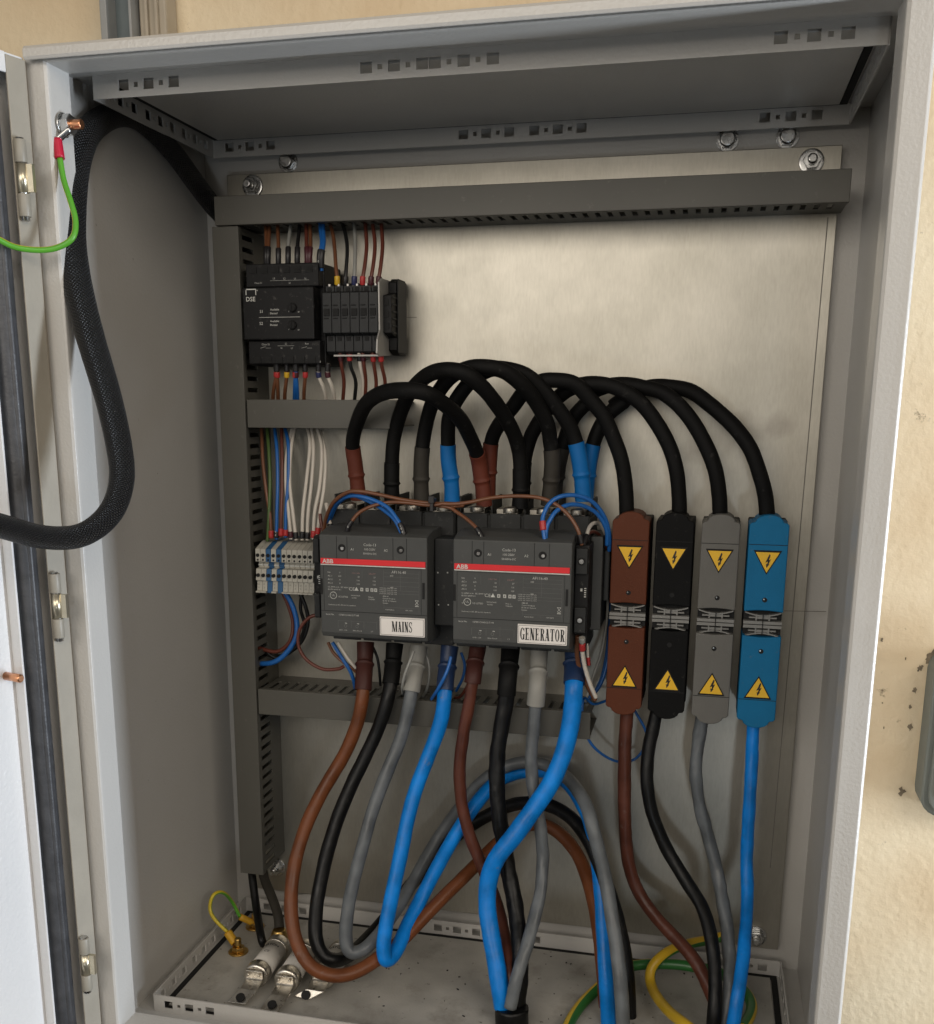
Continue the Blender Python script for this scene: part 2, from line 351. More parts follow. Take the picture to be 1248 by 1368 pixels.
def plate_mat():
    m_ = bpy.data.materials.new('galvanised_plate'); m_.use_nodes = True; N = m_.node_tree.nodes; Lk = m_.node_tree.links; B = N['Principled BSDF']
    tc = N.new('ShaderNodeTexCoord')
    def nz(scale, det, xyz=(1,1,1)):
        mp = N.new('ShaderNodeMapping'); mp.inputs['Scale'].default_value = xyz; Lk.new(tc.outputs['Object'], mp.inputs['Vector'])
        n = N.new('ShaderNodeTexNoise'); n.inputs['Scale'].default_value = scale; n.inputs['Detail'].default_value = det
        Lk.new(mp.outputs['Vector'], n.inputs['Vector']); return n
    a = nz(11, 6); b = nz(700, 4, (1, 1, .2)); c = nz(60, 4)
    r1 = N.new('ShaderNodeMix'); r1.data_type = 'RGBA'; r1.inputs['A'].default_value = (.42,.40,.345,1); r1.inputs['B'].default_value = (.50,.475,.415,1)
    m1 = N.new('ShaderNodeMapRange'); m1.inputs['From Min'].default_value = .35; m1.inputs['From Max'].default_value = .65
    Lk.new(a.outputs['Fac'], m1.inputs['Value']); Lk.new(m1.outputs['Result'], r1.inputs['Factor'])
    r2 = N.new('ShaderNodeMix'); r2.data_type = 'RGBA'; r2.blend_type = 'MULTIPLY'; r2.inputs['Factor'].default_value = .22
    Lk.new(r1.outputs['Result'], r2.inputs['A']); Lk.new(b.outputs['Fac'], r2.inputs['B'])
    last = r2.outputs['Result']
    # hand smudges and an old oily mark on the sheet
    for (sx, sz, rad, dark) in ((.510,.522,.030,.62), (.475,.505,.016,.5), (.545,.53,.014,.45), (.50,.30,.05,.4)):
        mp = N.new('ShaderNodeMapping'); mp.vector_type = 'POINT'; mp.inputs['Location'].default_value = (-sx/rad, 0, -sz/rad/.8)
        mp.inputs['Scale'].default_value = (1/rad, 0, 1/rad/.8); Lk.new(tc.outputs['Object'], mp.inputs['Vector'])
        ln = N.new('ShaderNodeVectorMath'); ln.operation = 'LENGTH'; Lk.new(mp.outputs['Vector'], ln.inputs[0])
        nn = nz(55, 5); ad = N.new('ShaderNodeMath'); ad.operation = 'ADD'; Lk.new(ln.outputs['Value'], ad.inputs[0])
        sc_ = N.new('ShaderNodeMath'); sc_.operation = 'MULTIPLY'; sc_.inputs[1].default_value = 1.6; Lk.new(nn.outputs['Fac'], sc_.inputs[0]); Lk.new(sc_.outputs[0], ad.inputs[1])
        mr_ = N.new('ShaderNodeMapRange'); mr_.inputs['From Min'].default_value = 1.9; mr_.inputs['From Max'].default_value = .9; mr_.inputs['To Max'].default_value = dark
        Lk.new(ad.outputs[0], mr_.inputs['Value'])
        mm_ = N.new('ShaderNodeMix'); mm_.data_type = 'RGBA'; mm_.inputs['B'].default_value = (.22,.20,.17,1)
        Lk.new(mr_.outputs['Result'], mm_.inputs['Factor']); Lk.new(last, mm_.inputs['A']); last = mm_.outputs['Result']
    Lk.new(last, B.inputs['Base Color'])
    rr = N.new('ShaderNodeMapRange'); rr.inputs['To Min'].default_value = .40; rr.inputs['To Max'].default_value = .46
    Lk.new(c.outputs['Fac'], rr.inputs['Value']); Lk.new(rr.outputs['Result'], B.inputs['Roughness'])
    B.inputs['Metallic'].default_value = .93
    bp = N.new('ShaderNodeBump'); bp.inputs['Strength'].default_value = .06; bp.inputs['Distance'].default_value = .0004
    Lk.new(b.outputs['Fac'], bp.inputs['Height']); Lk.new(bp.outputs['Normal'], B.inputs['Normal'])
    return m_
M['plate'] = plate_mat()

def wall_mat():
    m_ = bpy.data.materials.new('yellowed_plaster'); m_.use_nodes = True; N = m_.node_tree.nodes; Lk = m_.node_tree.links; B = N['Principled BSDF']
    tc = N.new('ShaderNodeTexCoord')
    def nz(scale, det, rough=.5):
        n = N.new('ShaderNodeTexNoise'); n.inputs['Scale'].default_value = scale; n.inputs['Detail'].default_value = det; n.inputs['Roughness'].default_value = rough
        Lk.new(tc.outputs['Object'], n.inputs['Vector']); return n
    a = nz(6, 5); b = nz(130, 5); c = nz(34, 6, .7)
    cr = N.new('ShaderNodeValToRGB'); Lk.new(a.outputs['Fac'], cr.inputs['Fac'])
    cr.color_ramp.elements[0].position = .35; cr.color_ramp.elements[0].color = (.68,.53,.34,1)
    cr.color_ramp.elements[1].position = .62; cr.color_ramp.elements[1].color = (.80,.68,.48,1)
    st = N.new('ShaderNodeMapRange'); st.inputs['From Min'].default_value = .66; st.inputs['From Max'].default_value = .74
    Lk.new(c.outputs['Fac'], st.inputs['Value'])
    mx = N.new('ShaderNodeMix'); mx.data_type = 'RGBA'; mx.inputs['B'].default_value = (.16,.11,.06,1)
    Lk.new(st.outputs['Result'], mx.inputs['Factor']); Lk.new(cr.outputs['Color'], mx.inputs['A'])
    Lk.new(mx.outputs['Result'], B.inputs['Base Color']); B.inputs['Roughness'].default_value = .55
    bp = N.new('ShaderNodeBump'); bp.inputs['Strength'].default_value = .5; bp.inputs['Distance'].default_value = .002
    ad = N.new('ShaderNodeMath'); ad.operation = 'ADD'; Lk.new(b.outputs['Fac'], ad.inputs[0]); Lk.new(c.outputs['Fac'], ad.inputs[1])
    Lk.new(ad.outputs[0], bp.inputs['Height']); Lk.new(bp.outputs['Normal'], B.inputs['Normal'])
    return m_
M['wall'] = wall_mat()

# ================================================================== the room wall
W, H, D = .600, .787, .2757
YP = .2607                                # face of the mounting plate
bm = bmesh.new()
bx(bm, -1.6, 2.2, D+.003, D+.12, -1.0, 2.4)
tag(from_bm('room_wall', bm, M['wall']), kind='structure')

# ================================================================== the cabinet
cab = empty('electrical_cabinet', (W/2, D, 0), 'open light grey steel cabinet on the yellow plaster wall, door swung out left', 'electrical cabinet')
t = .0016
box('side_panel', 0, t, .004, D, 0, H-.001, M['paint'], cab, 0)
box('side_panel', W-t, W, .004, D, 0, H-.001, M['paint'], cab, 0)
box('back_panel', t, W-t, D-t, D, t, H-t-.001, M['paint'], cab, 0)
box('roof_panel', t, W-t, .004, D, H-t-.001, H-.001, M['paint'], cab, 0)
box('floor_panel', t, W-t, .004, D, 0, t, M['paint'], cab, 0)
FL, RD = .0181, .0256
def frame_bm():
    bm = bmesh.new()
    # profile (inset from outer edge, depth): rounded outer edge, face, inner fold, return into the cabinet
    prof = [(0, .014), (0, .004), (.0006, .0014), (.0022, 0), (.0165, 0), (.0181, .0010), (.0186, .0030), (.0196, RD), (.0180, RD), (.0165, .004), (.0025, .004), (.0016, .014)]
    def ring(ins, dep, tb):
        k = ins
        return [(k, dep, k*tb[0]), (W-k, dep, k*tb[0]), (W-k, dep, H-k*tb[1]), (k, dep, H-k*tb[1])]
    rings = [[bm.verts.new(p) for p in ring(i, d, (1, .50))] for i, d in prof]
    n = len(rings)
    for a in range(n):
        for k in range(4):
            bm.faces.new((rings[a][k], rings[a][(k+1) % 4], rings[(a+1) % n][(k+1) % 4], rings[(a+1) % n][k]))
    fixn(bm); return bm
from_bm('front_frame', frame_bm(), M['paint'], cab, bevel=.0007)
# rain lip along the top edge
bm = bmesh.new()
prism(bm, [(-.0060, H-.0090), (-.0075, H-.0070), (-.0075, H-.0020), (-.0055, H+.0004), (.004, H+.0008), (.004, H-.0010), (-.0045, H-.0012), (-.0057, H-.0028), (-.0050, H-.0085)], 'x', .0050, W+.0016)
fixn(bm); from_bm('rain_lip', bm, M['paint'], cab, bevel=.0008)
# perforated rails round the floor and roof openings
def holes(L, groups):
    out = []
    for s in groups:
        for k in range(3): out.append((s+k*.0205, s+k*.0205+.0085, .0042, .0118))
        for k in range(2): out.append((s+.0129+k*.0205, s+.0163+k*.0205, .0064, .0098))
    return [h for h in out if h[0] > .002 and h[1] < L-.002]
RI, RH = .0199, .0165
def rail(o, u, v, L, gr):
    bm = bmesh.new(); perf(bm, o, u, v, L, RH, .0014, holes(L, gr)); 
    return from_bm('perforated_rail', bm, M['paint'], cab)
DF, DB = .058, D-.0199
gap = DB-DF
zr = H-.0026
rail((RI, DF, zr), (0,1,0), (0,0,-1), gap, [.012, .075, .137])                       # roof left
rail((W-RI, DB, zr), (0,-1,0), (0,0,-1), gap, [.012, .075, .137])
rail((RI, DB, zr), (1,0,0), (0,0,-1), W-2*RI, [.012, .235, .298, .49])             # roof rear
rail((W-RI, DF, zr), (-1,0,0), (0,0,-1), W-2*RI, [.02, .25, .30, .49])             # roof front
rail((RI, DB, .0016), (0,-1,0), (0,0,1), gap, [.012, .075, .137])
rail((W-RI, DF, .0016), (0,1,0), (0,0,1), gap, [.012, .075, .137])
rail((W-RI, DB, .0016), (-1,0,0), (0,0,1), W-2*RI, [.012, .235, .298, .49])
rail((RI, DF, .0016), (1,0,0), (0,0,1), W-2*RI, [.010, .235, .298, .49])
# black seal lying inside the rails, and the cover plates that close the openings
for nm, z0, z1, zz0, zz1 in (('floor_seal', .0018, .0034, .0018, .0046), ('roof_seal', H-.0046, H-.003, H-.0060, H-.003)):
    bm = bmesh.new(); s = .0055
    bx(bm, RI+.0025, RI+.0025+s, DF+.002, DB-.002, z0, z1); bx(bm, W-RI-.0025-s, W-RI-.0025, DF+.002, DB-.002, z0, z1)
    bx(bm, RI+.0025+s, W-RI-.0025-s, DF+.002, DF+.002+s, z0, z1); bx(bm, RI+.0025+s, W-RI-.0025-s, DB-.002-s, DB-.002, z0, z1)
    from_bm(nm, bm, M['seal'], cab)
    box('gland_plate', RI+.009, W-RI-.009, DF+.0085, DB-.0085, zz0, zz1, M['paint_floor'] if nm == 'floor_seal' else M['paint'], cab, .0006)

# mounting plate with its nuts
PX0, PX1, PZ0, PZ1 = .030, .5775, .0275, .7538
bm = bmesh.new(); bx(bm, PX0, PX1, YP, YP+.002, PZ0, PZ1)
bx(bm, PX1-.0018, PX1, YP+.002, YP+.010, PZ0, PZ1); bx(bm, PX0, PX1-.0018, YP+.002, YP+.010, PZ1-.0018, PZ1)
plate = from_bm('mounting_plate', bm, M['plate'], cab, bevel=.0006)
# scribed marking lines on the plate
pm = mat('pencil_grey', (.16,.15,.13), .6)
for a, b, wd in ((A(1048,816,YP), A(1104,817,YP), .0003), (A(1113,290,YP)-Vector((.004,0,0)), A(1035,1160,YP)-Vector((.004,0,0)), .0004), (A(536,424,YP), A(557,424,YP), .0003)):
    d = (b-a).normalized(); nn = Vector((-d.z, 0, d.x))*wd
    bm = bmesh.new(); f = bm.faces.new([bm.verts.new(Vector(q)+Vector((0,-.0003,0))) for q in (a-nn, b-nn, b+nn, a+nn)])
    from_bm('marking_line', bm, pm, plate)
def nut(p, parent, y0, r=.0075, stud=.010):
    bm = bmesh.new()
    lathe(bm, (p[0], y0, p[1]), (0,-1,0), [(0, r*1.35), (.0016, r*1.35), (.0017, r*1.1)], 24)
    cyl(bm, (p[0], y0-.0018, p[1]), (0,-1,0), r, .0062, 6, ph=.3)
    lathe(bm, (p[0], y0-.008, p[1]), (0,-1,0), [(0, r*.55), (stud-.004, r*.55), (stud-.003, r*.42)], 14)
    fixn(bm); return from_bm('plate_nut', bm, M['steel'], parent, bevel=.0005)
for p in ((.0562,.7428), (.5537,.7419), (.0557,.0558), (.556,.0402)): nut(p, plate, YP)
def bolt(p, y0):
    bm = bmesh.new()
    lathe(bm, (p[0], y0, p[1]), (0,-1,0), [(0, .0095), (.0012, .0095)], 20)
    cyl(bm, (p[0], y0-.0012, p[1]), (0,-1,0), .0078, .003, 6, ph=.2)
    lathe(bm, (p[0], y0-.0042, p[1]), (0,-1,0), [(0, .0066), (.003, .0066), (.0042, .0056)], 20)
    fixn(bm); return from_bm('wall_bolt', bm, M['steel'], cab, bevel=.0004)
for p in ((.0867,.7652), (.4853,.7645), (.5341,.7645), (.0774,.0293)): bolt(p, D-t)

# ---- door
TH = math.radians(105)
dd = Vector((math.cos(TH), -math.sin(TH), 0)); dn = Vector((math.sin(TH), math.cos(TH), 0)); DO = Vector((-.0120, .0007, 0))
def dp(t_, n_, z_): return DO + dd*t_ + dn*n_ + Vector((0,0,z_))
def dprism(bm, prof, z0, z1):
    v0 = [bm.verts.new(dp(a, b, z0)) for a, b in prof]; v1 = [bm.verts.new(dp(a, b, z1)) for a, b in prof]; n = len(prof)
    bm.faces.new(v0); bm.faces.new(v1[::-1])
    for i in range(n): bm.faces.new((v0[i], v1[i], v1[(i+1) % n], v0[(i+1) % n]))
bm = bmesh.new(); zd0, zd1, DW = .004, .780, .590
dprism(bm, [(0,-.0), (DW,-.0), (DW,-.0015), (0,-.0015)], zd0, zd1)                     # skin
dprism(bm, [(.040,0), (.042,0), (.042,.010), (.040,.010)], .03, zd1-.03)                # rib inside the gasket
def dbx(t0, t1, n0, n1, z0, z1): dprism(bm, [(t0,n0), (t1,n0), (t1,n1), (t0,n1)], z0, z1)
dbx(.0016, DW, 0, .0168, zd1-.0016, zd1); dbx(.0176, DW, .0165, .018, zd1-.0135, zd1-.0001)
dbx(.0016, DW, 0, .0168, zd0, zd0+.0016)
dbx(DW-.0016, DW-.00001, 0.0001, .0168, zd0+.002, zd1-.002)
fixn(bm); door = from_bm('door', bm, M['paint_door'], cab, bevel=.0007)
# gasket runs round the inside of the door
P = []
g0, z0, z1, rc = .0275, .022, zd1-.028, .012
for (a, b) in ((g0, .4),): pass
for z_ in [z0 + (z1-rc-z0)*k/10 for k in range(11)]: P.append(dp(g0, .006, z_))
for k in range(1, 6): th = math.pi/2*k/5; P.append(dp(g0+rc-rc*math.cos(th), .006, z1-rc+rc*math.sin(th)))
for k in range(1, 8): P.append(dp(g0+rc+.07*k, .006, z1))
P2 = []
for a, b in zip(P[:-1], P[1:]): P2 += [a, (a+b)/2]
P2.append(P[-1])
bm = bmesh.new(); tube_bm(bm, P2, .0085, n=16, wob=.05)
tube_bm(bm, [p + dd*.001 + dn*.0068 for p in P2], .0028, n=8)
fixn(bm); from_bm('gasket', bm, M['gasket'], door)
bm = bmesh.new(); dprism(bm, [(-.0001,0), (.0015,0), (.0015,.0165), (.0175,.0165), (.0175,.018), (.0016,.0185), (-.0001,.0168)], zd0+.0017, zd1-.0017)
fixn(bm); from_bm('door_edge', bm, M['edge_beige'], door, bevel=.0006)
def on_door(px, py, n_=0):
    d = ray(px, py); o = DO + dn*n_; return CAMP + d*((o-CAMP).dot(dn)/d.dot(dn))
bm = bmesh.new(); p = on_door(8, 903); lathe(bm, p, dn, [(0,.0032),(.016,.0032),(.017,.0024)], 16)
from_bm('door_stud', bm, M['copper'], door)
# hinges
for py0, py1, on in ((186, 290, 1), (766, 852, 1), (1253, 1322, 1)):
    a = on_door(26 + (py0-186)*.080, py0, .0215); b = on_door(26+(py1-186)*.080, py1, .0215)
    hx, hy = (a.x+b.x)/2, (a.y+b.y)/2
    za, zb = a.z, b.z
    h = za-zb
    bm = bmesh.new(); lathe(bm, (hx, hy, zb), (0,0,1), [(0,.0043),(h*.30,.0043)], 16)
    fixn(bm); hg = from_bm('hinge', bm, M['hinge_paint'], cab, bevel=.0006)
    bm = bmesh.new(); lathe(bm, (hx, hy, zb+h*.70), (0,0,1), [(0,.0043),(h*.30,.0043)], 16)
    fixn(bm); from_bm('hinge_barrel', bm, M['hinge_paint'], hg, bevel=.0006)
    bm = bmesh.new(); lathe(bm, (hx, hy, zb+h*.31), (0,0,1), [(0,.0039),(h*.38,.0039)], 16); bx(bm, hx, hx+.0085, hy-.0006, hy+.0026, zb+h*.32, zb+h*.68)
    fixn(bm); from_bm('knuckle', bm, M['hinge'], hg)
    bm = bmesh.new(); lathe(bm, (hx, hy, zb-.003), (0,0,1), [(0,.0018),(.0006,.0030),(h+.004,.0030)], 12)
    from_bm('hinge_pin', bm, M['steel'], hg)
# earth stud on the left side wall (copper thread, steel nut)
sz = A(74, 168, .013).z; sy_ = .013; sx_ = .0197
bm = bmesh.new(); lathe(bm, (sx_, sy_, sz), (1,0,0), [(0,.0085),(.0012,.0085),(.0013,.0075)], 20); cyl(bm, (sx_+.0013, sy_, sz), (1,0,0), .0075, .006, 6)
es = from_bm('earth_nut', bm, M['steel'], cab, bevel=.0004)
bm = bmesh.new()
pr = []
for k in range(7): pr += [(k*.0016, .0036), (k*.0016+.0008, .0031)]
lathe(bm, (sx_+.005, sy_, sz), (1,0,0), pr, 14); from_bm('earth_stud', bm, M['copper'], es)

# ================================================================== trunking and box on the wall
tr = empty('cable_trunking', (-.088, D, .80), 'grey metal trunking with a dark open slot, running up the wall above the cabinet', 'trunking')
a, b = A(146,20,.262), A(186,20,.262)
box('trunking_wall', a.x, a.x+.007, .245, D+.002, .795, 1.5, M['trunk_a'], tr, .001); box('trunking_wall', b.x-.0015, b.x+.001, .245, D+.002, .795, 1.5, M['trunk_a'], tr, .0005)
box('trunking_back', a.x+.007, b.x-.0015, .262, D+.002, .795, 1.5, M['trunk_b'], tr, 0)
a, b = A(190,20,.262), A(226,20,.262)
tr2 = empty('cable_trunking', ((a.x+b.x)/2, D, .80), 'beige ribbed trunking beside the dark slotted one above the cabinet', 'trunking')
box('trunking_cover', a.x, b.x, .256, D+.002, .795, 1.5, M['trunk_c'], tr2, .002)
for k in (.25, .62):
    x = a.x+(b.x-a.x)*k; box('rib', x, x+.0035, .252, .2561, .795, 1.5, M['trunk_c'], tr2, .001)
# grey box on the wall right of the cabinet
x0, x1, z0, z1 = .6880, .800, .184, .333
jb = empty('junction_box', ((x0+x1)/2, D, z0), 'dark grey-green wall box at the right edge with plaster broken around it', 'junction box')
def rrect(x0, x1, z0, z1, r, n=5):
    out = []
    for cx_, cz_, a0 in ((x1-r, z1-r, 0), (x0+r, z1-r, 90), (x0+r, z0+r, 180), (x1-r, z0+r, 270)):
        for k in range(n+1):
            th = math.radians(a0+90*k/n); out.append((cx_+r*math.cos(th), cz_+r*math.sin(th)))
    return out
bm = bmesh.new(); prism(bm, rrect(x0, x1, z0, z1, .018), 'y', .246, D+.004); fixn(bm); from_bm('box_body', bm, M['box_gn'], jb, bevel=.002)
bm = bmesh.new(); prism(bm, rrect(x0+.005, x1-.005, z0+.005, z1-.005, .016), 'y', .240, .2459); fixn(bm); ld = from_bm('box_lid', bm, M['box_gn'], jb, bevel=.001)
bm = bmesh.new(); prism(bm, rrect(x0+.011, x1-.011, z0+.014, z1-.014, .014), 'y', .2385, .2399); fixn(bm); from_bm('raised_panel', bm, M['box_gn'], ld, bevel=.0006)
# broken plaster: crumbs and cracks near that box
bm = bmesh.new()
for (px, py, r) in ((1222,922,.0035),(1216,944,.0022),(1216,972,.0032),(1228,893,.003),(1232,890,.0026),(1240,880,.004),(1246,874,.0045),(1205,1057,.0042),(1210,880,.0012),(1179,939,.0008),(1178,855,.0018),(1181,972,.001),(1242,1076,.0016),(1168,858,.0009)):
    c = A(px, py, D+.003)
    n = 15; r *= .8; pts = [(c.x+r*(.25+.9*random.random())*math.cos(2*math.pi*i/n), c.z+r*(.4+1.3*random.random())*math.sin(2*math.pi*i/n)) for i in range(n)]
    prism(bm, pts, 'y', D+.0022, D+.004)
fixn(bm); tag(from_bm('plaster_chips', bm, mat('broken_plaster_dark', (.19,.145,.095), .9, var=.4, vs=200, bump=.8, bs=400)), kind='stuff', label='dark crumbs and chips of broken plaster on the wall beside the grey box', cat='plaster chips')

# ================================================================== wiring ducts
def slots(L, pitch=.0103, a=.010, b=.036, wd=.0042, s0=.006):
    out = []; u = s0
    while u+wd < L-.004: out.append((u, u+wd, a, b)); u += pitch
    return out
def hduct(label, x0, x1, z0, z1, yf=.2):
    o = empty('wiring_duct', ((x0+x1)/2, YP, z0), label, 'cable duct', 'grey slotted wiring ducts on the mounting plate')
    bm = bmesh.new(); bx(bm, x0, x1, yf, yf+.0018, z0-.0006, z1+.0006)
    bx(bm, x0, x1, yf+.0018, yf+.007, z1-.0008, z1+.0006); bx(bm, x0, x1, yf+.0018, yf+.007, z0-.0006, z0+.0008)
    from_bm('duct_cover', bm, M['duct'], o, bevel=.0005)
    for z_, s in ((z0+.0010, 1), (z1-.0022, 1)):
        bm = bmesh.new(); perf(bm, (x0, yf+.0072 if 1 else 0, z_), (1,0,0), (0,1,0), x1-x0, YP-.0003-yf-.0072, .0012, slots(x1-x0, a=.004, b=.030))
        fixn(bm); from_bm('slotted_side', bm, M['duct'], o)
    return o
def vduct(label, x0, x1, z0, z1, yf=.2):
    o = empty('wiring_duct', ((x0+x1)/2, YP, z0), label, 'cable duct', 'grey slotted wiring ducts on the mounting plate')
    bm = bmesh.new(); bx(bm, x0-.0006, x1+.0006, yf, yf+.0018, z0, z1)
    bx(bm, x1-.0008, x1+.0006, yf+.0018, yf+.007, z0, z1); bx(bm, x0-.0006, x0+.0008, yf+.0018, yf+.007, z0, z1)
    from_bm('duct_cover', bm, M['duct'], o, bevel=.0005)
    for x_ in (x0+.0010, x1-.0022):
        bm = bmesh.new(); perf(bm, (x_, yf+.0072, z0), (0,0,1), (0,1,0), z1-z0, YP-.0003-yf-.0072, -.0012, slots(z1-z0, a=.004, b=.028))
        fixn(bm); from_bm('slotted_side', bm, M['duct'], o)
    return o
hduct('long horizontal grey wiring duct across the top of the mounting plate', .0450, .5800, .7000, .7232)
vduct('vertical grey wiring duct down the left edge of the plate', .0425, .0665, .0750, .6985)
hduct('short horizontal grey wiring duct below the black controller', .0690, .2120, .5236, .5478)
a, b, c = A(343,918,.2), A(789,957,.2), A(789,992,.2)
hduct('horizontal grey wiring duct behind the thick coloured cables, below the contactors', a.x+.001, b.x, (c.z+A(343,949,.2).z)/2, (a.z+b.z)/2)

# ================================================================== contactors
def glyph_strip(bm, pts, y, X, Z, mi=0):
    """ribbon given as left/right edges"""
    vs = [(bm.verts.new((X(a[0]), y, Z(a[1]))), bm.verts.new((X(b[0]), y, Z(b[1])))) for a, b in pts]
    for i in range(len(vs)-1):
        f = bm.faces.new((vs[i][0], vs[i][1], vs[i+1][1], vs[i+1][0])); f.material_index = mi
def serif_word(bm, word, x0, x1, zb, zt, y):
    """tall condensed serif capitals drawn as ribbons"""
    wid = {'M': 1.25, 'I': .50, 'W': 1.2}
    gap_ = .10; tot = sum(wid.get(c, .80) for c in word) + gap_*(len(word)-1)
    sc = (x1-x0)/tot; Z = lambda v: zb+(zt-zb)*v; x = 0
    for c in word:
        wc = wid.get(c, .80); X = lambda u, x=x: x0+(x+u)*sc
        def L(xa, za, xb, zb_, t1): glyph_strip(bm, [((xa-t1/2, za), (xa+t1/2, za)), ((xb-t1/2, zb_), (xb+t1/2, zb_))], y, X, Z)
        def B(xa, xb, za, zb_): glyph_strip(bm, [((xa, za), (xb, za)), ((xa, zb_), (xb, zb_))], y, X, Z)
        def arc(cx, cz, rx, rz, a0, a1, th, tv, n=14):
            P = []
            for k in range(n+1):
                an = math.radians(a0+(a1-a0)*k/n); co, si = math.cos(an), math.sin(an)
                P.append(((cx+rx*co, cz+rz*si), (cx+(rx-th)*co, cz+(rz-tv)*si)))
            glyph_strip(bm, P, y, X, Z)
        TK, TN = .29, .11
        if c == 'M':
            L(.16, 0, .16, 1, TN); L(.22, 1, .62, 0, .29); L(.62, 0, 1.0, 1, .08); L(1.05, 0, 1.05, 1, TK)
            B(.02, .30, 0, .05); B(.0, .30, .95, 1); B(.88, 1.22, 0, .05); B(.9, 1.25, .95, 1)
        elif c == 'A':
            L(.12, 0, .40, 1, .08); L(.62, 0, .38, 1, .29); B(.22, .55, .28, .34); B(.0, .26, 0, .05); B(.46, .82, 0, .05)
        elif c == 'I':
            B(.10, .40, 0, 1); B(.02, .48, 0, .05); B(.02, .48, .95, 1)
        elif c == 'N':
            L(.14, 0, .14, 1, TN); L(.18, 1, .62, 0, .29); L(.68, 0, .68, 1, TN); B(.0, .28, 0, .05); B(.0, .24, .95, 1); B(.55, .82, .95, 1)
        elif c == 'S':
            arc(.40, .74, .34, .27, 20, 215, .15, .07); L(.20, .62, .58, .38, .26); arc(.40, .26, .34, .27, -160, 35, .15, .07)
            B(.66, .72, .68, .98); B(.06, .12, .02, .32)
        elif c == 'G':
            arc(.42, .5, .40, .51, 38, 322, .22, .06); B(.56, .78, .02, .42); B(.46, .84, .40, .45); B(.70, .76, .68, .98)
        elif c == 'E':
            B(.12, .36, 0, 1); B(.02, .74, 0, .06); B(.02, .74, .94, 1); B(.36, .56, .47, .53); B(.52, .58, .36, .64); B(.68, .74, 0, .28); B(.68, .74, .72, 1)
        elif c == 'R':
            B(.12, .36, 0, 1); B(.02, .44, 0, .05); B(.02, .44, .95, 1); arc(.40, .75, .34, .25, -90, 90, .20, .06); B(.36, .42, .50, .56)
            L(.66, 0, .46, .5, .22); B(.60, .82, 0, .05)
        elif c == 'T':
            B(.28, .52, 0, 1); B(.18, .62, 0, .05); B(.03, .77, .94, 1); B(.03, .09, .70, 1); B(.71, .77, .70, 1)
        elif c == 'O':
            arc(.40, .5, .38, .51, 0, 360, .21, .06, 24)
        x += wc+gap_
